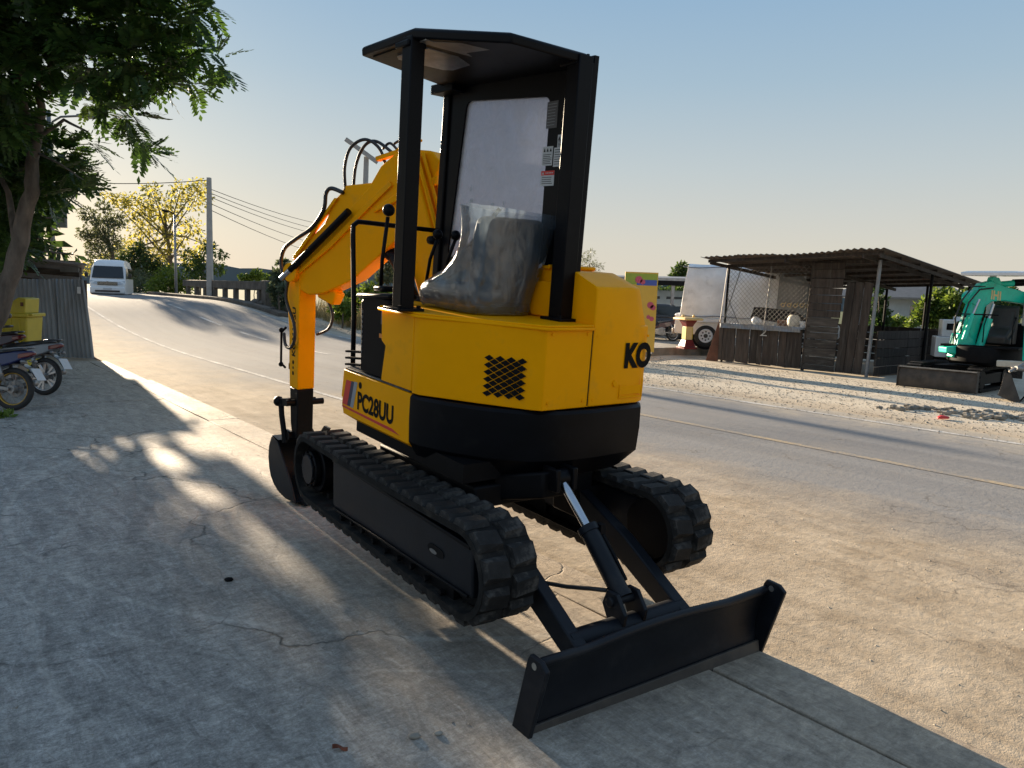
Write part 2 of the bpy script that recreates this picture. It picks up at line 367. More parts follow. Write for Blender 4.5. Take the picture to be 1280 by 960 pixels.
def conc_mat():
    m, nt, P = nodes('yard_concrete'); v = coords(nt)
    sx = nt.nodes.new('ShaderNodeSeparateXYZ'); nt.links.new(v, sx.inputs[0])
    vs = coords(nt, (1.0, .28, 1), (0, 0, .5))
    n0 = noise(nt, .55, 6, .6, v); n1 = noise(nt, 2.2, 8, .7, vs, .8); n2 = noise(nt, 14, 6, .7, v, .5); n3 = noise(nt, 90, 3, .6, v); n4 = noise(nt, 5.5, 9, .75, vs, 2.2)
    c = ramp(nt, n1, .30, .70, (.185, .182, .176), (.395, .385, .365))
    c = mixc(nt, math_(nt, 'MULTIPLY', ramp(nt, n0, .38, .62), .45), c, (.37, .35, .315))
    c = mixc(nt, math_(nt, 'MULTIPLY', ramp(nt, n4, .53, .64), .70), c, (.47, .46, .445))
    sc_ = noise(nt, 7, 9, .8, coords(nt, (2.6, .16, 1), (0, 0, -.25)), 1.0); sd_ = noise(nt, 5, 9, .8, coords(nt, (.2, 2.4, 1), (0, 0, .35)), 1.2)
    c = mixc(nt, math_(nt, 'MULTIPLY', ramp(nt, sc_, .55, .68), .6), c, (.46, .45, .435))
    c = mixc(nt, math_(nt, 'MULTIPLY', ramp(nt, sd_, .56, .70), .6), c, (.125, .121, .114))
    n6 = noise(nt, 32, 8, .8, v, .4)
    c = mixc(nt, math_(nt, 'MULTIPLY', ramp(nt, n6, .50, .66), .42), c, (.48, .47, .45)); c = mixc(nt, math_(nt, 'MULTIPLY', ramp(nt, n6, .36, .48, (1, 1, 1), (0, 0, 0)), .45), c, (.105, .10, .094))
    n7 = noise(nt, 75, 6, .8, v); c = mixc(nt, 1.0, c, ramp(nt, n7, .34, .66, (.62, .62, .62), (1.22, 1.22, 1.22)), 'MULTIPLY')
    c = mixc(nt, math_(nt, 'MULTIPLY', ramp(nt, n2, .54, .70), .7), c, (.11, .105, .096))
    # sandy dust, thick towards the road
    mr = nt.nodes.new('ShaderNodeMapRange'); mr.inputs[1].default_value = .5; mr.inputs[2].default_value = 3.1; nt.links.new(math_(nt, 'MULTIPLY_ADD', n1, 1.6, math_(nt, 'SUBTRACT', sx.outputs[0], .9)), mr.inputs[0])
    c = mixc(nt, math_(nt, 'MULTIPLY', mr.outputs[0], .75), c, ramp(nt, n2, .3, .7, (.27, .205, .14), (.42, .33, .235)))
    # old curved tyre marks
    for (cn, cs, R, w, a) in ((4.2, 6.2, 3.75, .022, .20), (4.1, 6.1, 3.95, .014, .15), (6.0, 4.0, 5.6, .02, .14)):
        dx = math_(nt, 'SUBTRACT', sx.outputs[0], cn); dy = math_(nt, 'SUBTRACT', sx.outputs[1], cs)
        d = math_(nt, 'SQRT', math_(nt, 'ADD', math_(nt, 'MULTIPLY', dx, dx), math_(nt, 'MULTIPLY', dy, dy)))
        d = math_(nt, 'ABSOLUTE', math_(nt, 'SUBTRACT', math_(nt, 'MULTIPLY_ADD', n0, .25, d), R+.12))
        k = ramp(nt, d, w*.4, w*1.6, (1, 1, 1), (0, 0, 0))
        c = mixc(nt, math_(nt, 'MULTIPLY', math_(nt, 'MULTIPLY', k, ramp(nt, n4, .35, .55)), a*2.8), c, (.46, .44, .40))
    # cracks
    vw = nt.nodes.new('ShaderNodeVectorMath'); vw.operation = 'ADD'; nz = nt.nodes.new('ShaderNodeTexNoise'); nz.inputs['Scale'].default_value = 1.6; nz.inputs['Detail'].default_value = 5
    nt.links.new(v, nz.inputs['Vector']); sc = nt.nodes.new('ShaderNodeVectorMath'); sc.operation = 'SCALE'; sc.inputs[3].default_value = .9
    nt.links.new(nz.outputs['Color'], sc.inputs[0]); nt.links.new(v, vw.inputs[0]); nt.links.new(sc.outputs[0], vw.inputs[1])
    def crack(scale, w, lo, hi, nsc):
        vo = nt.nodes.new('ShaderNodeTexVoronoi'); vo.feature = 'DISTANCE_TO_EDGE'; vo.inputs['Scale'].default_value = scale; nt.links.new(vw.outputs[0], vo.inputs['Vector'])
        k = ramp(nt, vo.outputs['Distance'], 0.0, w, (1, 1, 1), (0, 0, 0))
        return math_(nt, 'MULTIPLY', k, ramp(nt, noise(nt, nsc, 3, .5, v), lo, hi))
    k = math_(nt, 'MAXIMUM', crack(.42, .006, .40, .52, .6), crack(1.3, .014, .56, .66, .5))
    c = mixc(nt, math_(nt, 'MULTIPLY', k, .75), c, (.035, .032, .028))
    s1 = noise(nt, 3.2, 12, .82, coords(nt, (2.4, .7, 1), (0, 0, .95)), .9); s2 = noise(nt, 11, 12, .85, coords(nt, (.8, 1.7, 1), (0, 0, -.4)), .5)
    c = mixc(nt, 1.0, c, ramp(nt, s1, .36, .64, (.74, .74, .74), (1.42, 1.41, 1.39)), 'MULTIPLY')
    c = mixc(nt, 1.0, c, ramp(nt, s2, .38, .62, (.74, .74, .74), (1.34, 1.33, 1.31)), 'MULTIPLY')
    nt.links.new(c, P.inputs['Base Color'])
    nt.links.new(ramp(nt, n1, .3, .7, (.62,)*3, (.85,)*3), P.inputs['Roughness']); P.inputs['Specular IOR Level'].default_value = .3
    b = bump(nt, s1, .6, .02); b = bump(nt, s2, .6, .008, b); b = bump(nt, n3, .35, .003, b); b = bump(nt, math_(nt, 'SUBTRACT', 1.0, k), .8, .01, b)
    nt.links.new(b, P.inputs['Normal']); return m
def road_mat():
    m, nt, P = nodes('asphalt'); v = coords(nt)
    sx = nt.nodes.new('ShaderNodeSeparateXYZ'); nt.links.new(v, sx.inputs[0])
    vl = coords(nt, (1.6, .07, 1)); n1 = noise(nt, 1.0, 6, .6, vl); n2 = noise(nt, 1.3, 7, .65, v); n3 = noise(nt, 150, 2, .6, v); n5 = noise(nt, 38, 4, .7, v)
    c = ramp(nt, n1, .3, .7, (.175, .175, .179), (.275, .272, .270))
    c = mixc(nt, math_(nt, 'MULTIPLY', ramp(nt, n2, .45, .75), .5), c, (.26, .235, .205))
    c = mixc(nt, math_(nt, 'MULTIPLY', ramp(nt, n3, .35, .65), .35), c, (.30, .29, .28))
    c = mixc(nt, math_(nt, 'MULTIPLY', ramp(nt, n5, .58, .72), .45), c, (.07, .07, .07))
    w = math_(nt, 'ADD', sx.outputs[0], math_(nt, 'MULTIPLY', n2, 2.6))
    mr = nt.nodes.new('ShaderNodeMapRange'); mr.inputs[1].default_value = 8.5; mr.inputs[2].default_value = 6.7; wq = math_(nt, 'ADD', w, math_(nt, 'MINIMUM', math_(nt, 'MAXIMUM', math_(nt, 'MULTIPLY_ADD', sx.outputs[1], .25, -1.75), 0.0), 1.9)); nt.links.new(wq, mr.inputs[0])
    d = math_(nt, 'POWER', mr.outputs[0], .8)
    dirt = mixc(nt, ramp(nt, math_(nt, 'ADD', math_(nt, 'MULTIPLY', noise(nt, 2.2, 9, .75, v), .6), math_(nt, 'MULTIPLY', noise(nt, 3.0, 8, .7, coords(nt, (2.2, .22, 1), (0, 0, .12))), .4)), .36, .62), (.27, .21, .145), (.52, .43, .32))
    dirt = mixc(nt, math_(nt, 'MULTIPLY', ramp(nt, noise(nt, 16, 7, .75, v), .55, .72), .5), dirt, (.19, .145, .10))
    c = mixc(nt, d, c, dirt)
    mr2 = nt.nodes.new('ShaderNodeMapRange'); mr2.inputs[1].default_value = 12.35; mr2.inputs[2].default_value = 13.7; nt.links.new(math_(nt, 'ADD', w, math_(nt, 'MULTIPLY_ADD', n5, 1.2, -.6)), mr2.inputs[0])
    c = mixc(nt, mr2.outputs[0], c, (.47, .41, .325))
    crk = nt.nodes.new('ShaderNodeTexVoronoi'); crk.feature = 'DISTANCE_TO_EDGE'; crk.inputs['Scale'].default_value = .8
    vw = nt.nodes.new('ShaderNodeVectorMath'); vw.operation = 'ADD'; nzz = nt.nodes.new('ShaderNodeTexNoise'); nzz.inputs['Scale'].default_value = 1.8; nzz.inputs['Detail'].default_value = 6; nt.links.new(v, nzz.inputs['Vector']); nt.links.new(v, vw.inputs[0]); nt.links.new(nzz.outputs['Color'], vw.inputs[1]); nt.links.new(vw.outputs[0], crk.inputs['Vector'])
    ck = math_(nt, 'MULTIPLY', ramp(nt, crk.outputs['Distance'], 0, .012, (1, 1, 1), (0, 0, 0)), ramp(nt, n2, .46, .6))
    c = mixc(nt, math_(nt, 'MULTIPLY', ck, .55), c, (.09, .075, .06))
    nt.links.new(c, P.inputs['Base Color']); P.inputs['Roughness'].default_value = .95; P.inputs['Specular IOR Level'].default_value = .08
    b = bump(nt, n3, .5, .004); b = bump(nt, noise(nt, 12, 5, .7, v), .35, .02, b); nt.links.new(b, P.inputs['Normal']); return m
def line_mat(name, col, wear):
    m, nt, P = nodes(name); v = coords(nt)
    f = ramp(nt, math_(nt, 'ADD', math_(nt, 'MULTIPLY', noise(nt, 22, 5, .75, v), .6), math_(nt, 'MULTIPLY', noise(nt, 1.1, 3, .6, v), .4)), wear-.07, wear+.09)
    c = mixc(nt, f, col, (.235, .23, .228)); nt.links.new(c, P.inputs['Base Color']); P.inputs['Roughness'].default_value = .95; P.inputs['Specular IOR Level'].default_value = .08
    nt.links.new(bump(nt, noise(nt, 150, 2, .6, v), .4, .004), P.inputs['Normal']); return m
M_ground, M_yard, M_road = ground_mat(), conc_mat(), road_mat()
M_linew = line_mat('worn_white_line', (.62, .60, .565), .50); M_liney = line_mat('worn_yellow_line', (.46, .36, .23), .485)
ss = np.concatenate([[-900, -300, -120, -60, -30, -16], np.arange(-10, 62, .5), np.arange(63, 90, 2.0), [100, 130, 180, 300, 600, 1500]])
ns = np.concatenate([[-900, -300, -100, -50, -25], np.arange(-12, 26, .4), [27, 30, 35, 45, 70, 120, 300, 900]])
sheet('ground', ss, ns, ground_z, M_ground)
sr = np.concatenate([np.arange(-40, 90, .5), [100, 130, 180, 300]])
sheet('road', sr, np.concatenate([[3.25, 3.6, 4.0, 4.4, 4.8, 5.2], np.linspace(5.6, 12.3, 10)]), lambda S, N: rise(S)+.003-.013*(1-ssm(N, 3.4, 4.6))+.004*wob(S*1.7, N*1.7)*(1-ssm(N, 5.2, 6.4)), M_road)
def line(name, s0, s1, n0, w, m, seg=.5):
    k = max(2, int((s1-s0)/seg)+1)
    return sheet(name, np.linspace(s0, s1, k), np.linspace(n0-w/2, n0+w/2, 2), lambda S, N: rise(S)+.008, m)
line('edge_line_marking', 8.5, 70, 5.35, .10, M_linew)
line('edge_line_marking', -30, 90, 11.75, .13, M_linew)
line('centre_line_marking', -30, 12.0, 8.78, .13, M_liney)
for k in range(12): line('centre_line_marking', 14.5+k*4.6, 14.5+k*4.6+2.6, 8.78, .12, M_linew)
# concrete yard: slabs with open joints
yard = bpy.data.objects.new('yard', None); COL.objects.link(yard); yard['kind'] = 'structure'; yard.matrix_world = ROADM
def slab(s0, s1, n0, n1, dz=0.0):
    b = MB(); k = max(1, int((s1-s0)/.8)); top = []
    j = lambda: random.uniform(-.006, .006)
    e0 = [(n0+j(), s0+(s1-s0)*i/k) for i in range(k+1)]; e1 = [(n1+j()*1.6, s0+(s1-s0)*i/k) for i in range(k+1)]
    ring = e0+e1[::-1]; b.prism([(n, s, dz) for n, s in ring], (0, 0, -.10))
    o = b.build('slab', M_yard, None, bevel=.006, seg=2); o.parent = yard; return o
slab(-9, 12.25, -26, 2.945); slab(12.27, 18.7, -26, 2.945, .004)
for i, s0 in enumerate((-9, -4.2, .62, 5.4, 10.1)): slab(s0, s0+(4.79 if i < 4 else 4.7), 2.962, 3.34+.02*math.sin(i*2), -.002*(i % 2))
slab(14.82, 18.7, 2.962, 3.30)
# loose stones and crumbs of dirt, by the thousand
def scatter(name, pts, rmin, rmax, mat, flat=.6):
    base = np.array([(1, 0, 0), (-.5, .87, 0), (-.5, -.87, 0), (.1, .1, .8), (0, 0, -.3)]); tri = np.array([(0, 1, 3), (1, 2, 3), (2, 0, 3), (1, 0, 4), (2, 1, 4), (0, 2, 4)])
    V = []; F = []
    n = len(pts); r = rmin*(rmax/rmin)**(RNG.random(n)**2.2); a = RNG.random(n)*6.28; ca, sa = np.cos(a), np.sin(a)
    st = RNG.uniform(.6, 1.3, (n, 1)); b = base[None]*np.array([1, 1, flat])+RNG.normal(0, .13, (n, 5, 3))
    b[:, :, 0] *= st; x = b[:, :, 0]*ca[:, None]-b[:, :, 1]*sa[:, None]; y = b[:, :, 0]*sa[:, None]+b[:, :, 1]*ca[:, None]
    V = np.stack([x, y, b[:, :, 2]], -1)*r[:, None, None]+np.asarray(pts)[:, None, :]
    F = (tri[None]+np.arange(n)[:, None, None]*5).reshape(-1, 3)
    o = fast_mesh(name, V.reshape(-1, 3), F, mat); o['kind'] = 'stuff'; return o
def snpts(n, s0, s1, n0, n1, zf=lambda s, n: 0*s):
    s = RNG.uniform(s0, s1, n); q = RNG.uniform(n0, n1, n); z = zf(s, q)
    return np.stack([RD.x*s+RN.x*q, RD.y*s+RN.y*q, z+.002], -1)
gz = lambda s, n: ground_z(s, n)
tag(scatter('gravel', np.concatenate([snpts(14000, 2, 17, 12.5, 18.5, gz), snpts(2500, 17, 32, 12.4, 14.0, gz), snpts(900, 2, 17, 11.6, 12.5, lambda s, n: rise(s)+.003)]), .008, .030, M_stone), 'pale gravel strewn along the far shoulder of the road', 'gravel')
tag(scatter('grit', np.concatenate([snpts(2600, -2, 12, 3.3, 6.4, lambda s, n: -.010+.013*ssm(n, 3.4, 4.6)), snpts(2600, -2, 10, -5, 3.2)]), .0025, .010, M_stone), 'loose grit lying on the dirt and the concrete yard', 'grit')
# raised forecourt across the road, kerb towards the gravel
fc = MB(); fc.prism([(17.2, 16.35, .26), (60, 16.35, .26), (60, 46, .26), (17.2, 46, .26)], (0, 0, -.5))
o = fc.build('forecourt_pavement', M_conc, None, bevel=.02); o.matrix_world = ROADM; o['kind'] = 'structure'
# ------------------------------------------------------------------ the yellow mini excavator
exb = (MM @ Vector((0, 0, -.28))); EX = thing('mini_excavator', 'yellow mini excavator with a black canopy, jacked up on its blade and bucket', 'excavator', (exb.x, exb.y, 0))
H = lambda: MB(MH)
U = lambda: MB(MM)
# --- undercarriage
W_, TW, TC, TR = .728, .293, 1.0065, .2471
def loop_pt(u, r):                      # point and tangent angle on the stadium path of radius r, u in metres
    L = 2*TC; A = math.pi*r; P = 2*L+2*A; u %= P
    if u < L: return (-TC+u, r+0*u, math.pi/2)            # top, running forwards
    u -= L
    if u < A: a = math.pi/2-u/r; return (TC+r*math.cos(a), r*math.sin(a), a)
    u -= A
    if u < L: return (TC-u, -r, -math.pi/2)
    u -= L
    a = -math.pi/2-u/r; return (-TC+r*math.cos(a), r*math.sin(a), a)
RO, RI = .218, .186
def track(xc, sgn):
    b = U(); n = 120; P = 4*TC+2*math.pi*RO; rings = []
    for k in range(n):
        y, z, a = loop_pt(k*P/n, RO); sc = (RI/RO)
        yi, zi = y-(RO-RI)*math.cos(a), z-(RO-RI)*math.sin(a); h = TW/2
        sag = -.012*math.cos(y/TC*math.pi/2) if z > .1 and abs(y) < TC else 0
        rings.append([(xc-h, y, z+TR+sag), (xc+h, y, z+TR+sag), (xc+h, yi, zi+TR+sag), (xc-h, yi, zi+TR+sag)])
    vs = [p for r in rings for p in r]; fs = []
    for k in range(n):
        m = (k+1) % n
        for i in range(4): j = (i+1) % 4; fs.append((k*4+i, k*4+j, m*4+j, m*4+i))
    b.add(vs, fs); t = b.build('crawler_track', M_rubber, EX, auto=40)
    # inner drive lugs
    g = U()
    for k in range(46):
        y, z, a = loop_pt(k*P/46, RO); c, s = math.cos(a), math.sin(a)
        R = Matrix.Translation((xc, y-.045*c, z-.045*s+TR)) @ Matrix.Rotation(a-math.pi/2, 4, 'X')
        g.box(-.03, .03, -.02, .02, -.022, .022, R)
    d = g.build('drive_lug', M_rubber, t); d['kind'] = 'stuff'
    # tread lugs: two staggered rows of tapered blocks
    h = .027; lb = MB()
    def blk(x0, x1, sx):
        b = MB(); l0, l1 = .055, .036
        r0 = [(x0, -l0, -.004), (x1, -l0, -.004), (x1, l0, -.004), (x0, l0, -.004)]; m = .008
        xi0, xi1 = (x0+m, x1-m)
        sk = .007*sx
        r1 = [(xi0, -l1+sk, h), (xi1, -l1-sk, h), (xi1, l1-sk, h), (xi0, l1+sk, h)]
        b.loft([r0, r1]); return b.mesh('tread_lug', M_lug)
    mo, mi = blk(-.143, -.010, 1), blk(.010, .143, -1)
    np_ = 40
    for k in range(np_):
        for me, off in ((mo, 0), (mi, .32)):
            u = (k+off)*P/np_; y, z, a = loop_pt(u, RO); sag = -.012*math.cos(y/TC*math.pi/2) if z > .1 and abs(y) < TC else 0
            l = link('tread_lug', me, t)
            l.matrix_local = MM @ Matrix.Translation((xc, y, z+TR+sag)) @ Matrix.Rotation(a-math.pi/2, 4, 'X')
            if k == 0: 
                bv = None
    return t
tracks = {}
for sgn in (-1, 1):
    xc = sgn*(W_-TW/2); t = track(xc, sgn)
    # frame box inside the loop, with flat outer side plate
    f = U(); xo = sgn*.700; xi = sgn*.50
    lo, hi = min(xo, xi), max(xo, xi)
    zt0, zt1 = .13, .405
    prof = [(-1.10, .145), (-1.085, .385), (.55, .412), (.575, .39), (.575, .125), (.55, .105)]
    f.prism([(lo, y, z) for y, z in prof], (hi-lo, 0, 0)); fo = f.build('track_frame', M_blade, EX, bevel=.012)
    sl_ = U(); sl_.prism([(xo+sgn*.001, -.758+.052*math.cos(k*math.pi/6)*(1)+(.03 if math.cos(k*math.pi/6) > 0 else -.03), .262+.026*math.sin(k*math.pi/6)) for k in range(12)], (sgn*.002, 0, 0))
    sl_.build('slot', M_blackm, fo)
    se = U(); se.prism([(xo+sgn*.0035, -.735+.036*math.cos(k*math.pi/6), .252+.011*math.sin(k*math.pi/6)) for k in range(12)], (sgn*.001, 0, 0)); se.build('slot_light_patch', M_steel, fo)  # light patch painted in steel for the bright inside of the slot
    ld = U(); ld.bar((xo+sgn*.006, -1.08, .385), (xo+sgn*.006, .55, .412), .012, .02); ld.bar((xo+sgn*.006, -1.07, .15), (xo+sgn*.006, .55, .108), .012, .014)
    ld.build('frame_lip', M_black, fo, bevel=.003)
    for y in np.linspace(-.82, .42, 9):
        bl = U(); bl.cyl((xo-sgn*.01, y, .085+.01*math.sin(y*9)), (xo+sgn*.012, y, .085+.01*math.sin(y*9)), .016, 6); bl.build('bolt', M_blackm, fo)
    rl = U(); rl.box(lo+.02, hi-.02, -.9, .5, .06, .14); rl.build('roller_guard', M_blackm, fo)
    for y in (-.72, -.36, 0, .36):
        r = U(); r.cyl((sgn*.50, y, .098), (sgn*.66, y, .098), .066, 18); r.build('roller', M_blackm, fo, auto=35)
    sp = U(); sp.cyl((sgn*.49, 1.0, TR), (sgn*.655, 1.0, TR), .165, 28); sp.cyl((sgn*.655, 1.0, TR), (sgn*.70, 1.0, TR), .125, 24); so_ = sp.build('sprocket', M_black, EX, bevel=.008)
    hb = U(); hb.cyl((sgn*.70, 1.0, TR), (sgn*.715, 1.0, TR), .10, 24); hb.build('hub_cover', M_blade, so_, bevel=.004)
    for k in range(9):
        a = k*math.tau/9; bb = U(); bb.cyl((sgn*.70, 1+.113*math.cos(a), TR+.113*math.sin(a)), (sgn*.712, 1+.113*math.cos(a), TR+.113*math.sin(a)), .009, 6); bb.build('bolt', M_blackm, so_)
    il = U(); il.cyl((sgn*.48, -1.0, TR), (sgn*.665, -1.0, TR), .17, 28); il.cyl((sgn*.665, -1.0, TR), (sgn*.69, -1.0, TR), .06, 18); il.build('idler', M_blackm, EX, bevel=.008)
cf = U(); cf.prism([(-.40, -.62, .38), (.40, -.62, .38), (.42, .50, .38), (-.42, .50, .38)], (0, 0, .12)); cf.prism([(-.13, -.84, .46), (.09, -.84, .46), (.22, -.58, .40), (-.26, -.58, .40)], (0, 0, .14))
for s_ in (-1, 1): cf.box(*sorted((s_*.30, s_*.56)), -.62, -.38, .22, .40); cf.box(*sorted((s_*.30, s_*.56)), .25, .5, .22, .40)
cf.cyl((0, -.03, .48), (0, -.03, .66), .34, 36)
cf.build('car_body', M_blackm, EX, bevel=.012)
# --- dozer blade
bd = U(); prof = [(-1.615, .085), (-1.597, .05), (-1.575, -.02), (-1.560, -.10), (-1.563, -.17), (-1.588, -.262), (-1.575, -.266), (-1.542, -.17), (-1.538, -.10), (-1.553, -.01), (-1.575, .055), (-1.585, .075)]
bd.prism([(-.722, y, z) for y, z in prof], (1.444, 0, 0)); blade = bd.build('blade', M_blade, EX, bevel=.004, auto=50)
tp = U(); pts = [(x, -1.603-.012*math.cos(x*2), .078+(.022*max(0, 1-(abs(x+.02)/.42)**2))) for x in np.linspace(-.72, .72, 25)]
tp.tube(pts, .021, 10); tp.build('top_rail', M_blade, blade, smooth=True)
ce = U(); ce.prism([(-.72, -1.591, -.20), (-.72, -1.605, -.275), (-.72, -1.592, -.278), (-.72, -1.578, -.20)], (1.44, 0, 0)); ce.build('cutting_edge', M_digblade, blade, bevel=.003)  # worn edge; paler colour also stands in for light on the lower face
for s_ in (-1, 1):
    ep = U(); c = [(-1.588, .105), (-1.602, .128), (-1.675, .125), (-1.712, .098), (-1.605, -.268), (-1.575, -.268), (-1.497, -.236)]
    ep.prism([(s_*.722, y, z) for y, z in c], (s_*.022, 0, 0)); e = ep.build('end_plate', M_blade, EX, bevel=.005)
    h_ = U(); h_.cyl((s_*.720, -1.635, .092), (s_*.746, -1.635, .092), .015, 14); h_.build('lifting_hole', M_stone if s_ < 0 else M_steel, e)
    ar = U(); x = s_*.34; ar.loft([[(x-.035, y, z-h), (x+.035, y, z-h), (x+.035, y, z+h), (x-.035, y, z+h)] for y, z, h in ((-.62, .30, .09), (-1.0, .16, .075), (-1.36, -.03, .062), (-1.56, -.13, .055))])
    ar.build('blade_arm', M_blade, EX, bevel=.008)
    gp = U(); gp.prism([(s_*.40, -1.555, .01), (s_*.40, -1.555, -.2), (s_*.40, -1.40, -.06)], (s_*.015, 0, 0)); gp.build('gusset', M_black, blade)
ct = U(); ct.cyl((-.36, -1.37, -.04), (.36, -1.37, -.04), .062, 22); ct.build('cross_tube', M_blade, EX, auto=35)
# blade cylinder
p0, p1, p2 = Vector((-.02, -.84, .56)), Vector((-.01, -1.06, .36)), Vector((0, -1.335, .09))
cy = U(); cy.cyl(p1, p2, .047, 22); cy.cyl(p1-(p2-p1)*.0, p1+(p2-p1)*.09, .054, 22); cy.cyl(p2-(p2-p1)*.06, p2, .052, 22); cyl_ = cy.build('blade_cylinder', M_blade, EX, auto=35)
rd = U(); rd.cyl(p0, p1+(p2-p1)*.02, .023, 18); rd.build('rod', M_chrome, cyl_, auto=35)
ck = U(); ck.cyl((-.062, -.84, .56), (.022, -.84, .56), .048, 18); ck.box(-.09, -.06, -.90, -.78, .50, .62); ck.box(.02, .05, -.90, -.78, .50, .62); ck.build('clevis', M_black, cyl_, bevel=.006)
bk = U()
for x in (-.075, .055): bk.prism([(x, -1.42, -.02), (x, -1.33, -.04), (x, -1.27, .06), (x, -1.30, .13), (x, -1.37, .13), (x, -1.43, .05)], (.022, 0, 0))
bk.cyl((-.09, -1.335, .085), (.09, -1.335, .085), .024, 14); bk.build('cylinder_bracket', M_blade, cyl_, bevel=.004)
pp = U(); pp.tube([(.052, -1.08, .35), (.058, -1.18, .255), (.055, -1.29, .15)], .011, 8); pp.box(.03, .06, -1.12, -1.08, .33, .38); pp.build('oil_pipe', M_blackm, cyl_)
ho = U(); ho.tube([(-.05, -1.275, .115), (-.085, -1.19, .10), (-.14, -1.08, .08), (-.22, -.95, .075), (-.29, -.80, .11), (-.33, -.66, .20), (-.33, -.55, .32)], .0115, 8); ho.build('hydraulic_hose', M_hose, EX, smooth=True)
# --- house: counterweight ring, body panels
def octo(out=0.0, z=0.0, yf=.62):
    o = out
    return [(-.581-o, -.150, z), (-.578-o, -.215-o*.4, z), (-.40-o*.8, -.50-o*.75, z), (-.225-o*.5, -.748-o*.8, z), (-.185-o*.2, -.783-o, z), (.124, -.785-o, z), (.50+o*.3, -.785-o, z), (.575+o*.8, -.755-o*.7, z), (.605+o, -.68-o*.3, z), (.615+o, -.2, z), (.615+o, yf, z), (-.30, yf, z), (-.30, -.14, z)]
def rounded(out, z, yf=.62):                                           # the ring below is a smooth curve
    pts = []
    ctrl = [(-.581, -.145), (-.575, -.24), (-.50, -.42), (-.38, -.60), (-.22, -.745), (-.05, -.805), (.15, -.825), (.35, -.815), (.52, -.80), (.60, -.72), (.625, -.58), (.625, -.3)]
    for x, y in ctrl: pts.append((x+(out if x > 0 else -out)*(abs(x)/.62), y-out*(abs(min(0, y))/.8), z))
    return pts+[(.62, yf, z), (-.25, yf, z), (-.25, -.14, z)]
cw = H(); cw.loft([rounded(-.10, .50), rounded(-.07, .525), rounded(0, .62), rounded(.006, .75), rounded(.004, .868), rounded(-.012, .884)])
counter = cw.build('counterweight', M_black, EX, auto=28)
bp = H(); bp.box(-.52, .56, -.6, .62, .50, .60); bp.build('belly_plate', M_blackm, EX)
body = H(); body.loft([octo(0, .892), octo(0, 1.20), octo(0, 1.318), octo(-.008, 1.326)], True)
bodyo = body.build('body_panel', M_yellow, EX, bevel=.01, seg=3)
sf = H(); sf.prism([(-.583, .222, 1.318), (-.583, .215, 1.13), (-.583, .165, 1.105), (-.583, .205, .90), (-.583, -.15, .90), (-.583, -.15, 1.318)], (.30, 0, 0)); sf.build('seat_box', M_yellow, EX, bevel=.008)
dk = H(); dk.prism([(-.59, .235, 1.319), (-.59, -.20, 1.319), (-.195, -.792, 1.319), (.124, -.792, 1.319), (.124, .235, 1.319)], (0, 0, .012)); dk.build('deck', M_yellow, EX, bevel=.005)
st = H(); st.tube([(-.592, .235, 1.312), (-.592, -.20, 1.312), (-.196, -.796, 1.312), (.122, -.796, 1.312)], .009, 8); st.build('deck_rim', M_yellow, EX, smooth=True)
seam = H(); seam.box(.121, .1265, -.7872, -.70, .90, 1.316); seam.build('panel_seam', M_blackm, EX)
# engine hood on the right
hd = H()
def hs(z, inx, iny, x0=.128): return [(x0, -.788+iny, z), (.47-inx, -.788+iny, z), (.56-inx*1.1, -.755+iny*.9, z), (.608-inx*1.1, -.66+iny*.6, z), (.618-inx, -.2, z), (.618-inx, .45, z), (x0, .45, z)]
hd.loft([hs(.894, 0, 0), hs(1.30, 0, 0), hs(1.515, .07, 0), hs(1.53, .075, .01), hs(1.592, .12, .17), hs(1.598, .13, .19)])
hood = hd.build('engine_hood', M_yellow, EX, bevel=.012, seg=3)
for x in (.17, .40):
    hg = H(); hg.box(x-.05, x+.05, -.40, -.33, 1.598, 1.618); hg.cyl((x-.06, -.40, 1.612), (x+.06, -.40, 1.612), .012, 10); hg.build('hinge', M_yellow, hood, bevel=.004)
lt = H(); lt.box(.35, .535, -.7915, -.786, .945, .995); lt.box(.35, .535, -.7935, -.789, .925, .935); lt.box(.352, .362, -.7935, -.789, .935, 1.0); lt.box(.522, .535, -.7935, -.789, .935, 1.03)
lt.build('latch_recess', M_yellow, hood, bevel=.002)
for bx_, bz_ in ((.16, .93), (.16, 1.27), (.545, 1.27), (.09, .93), (.09, 1.285), (-.15, .93), (-.15, 1.285)):
    q = H(); q.cyl((bx_, -.784, bz_), (bx_, -.790, bz_), .0085, 6); q.build('bolt', M_yellow, hood if bx_ > .1 else bodyo)
lk = H(); lk.cyl((.315, -.785, 1.01), (.315, -.796, 1.01), .018, 16); lk.build('lock', M_yellow, hood, bevel=.003)
decal('lettering', 'KO', M_print, hood, (.372, -.789, 1.09), (.205, -.0, 0), (0, 0, .145), .06, MH, .003)
decal('lettering', 'MATSU', M_print, hood, (.6195, -.60, 1.09), (0, .62, 0), (-.0, 0, .145), .035, MH, .004)
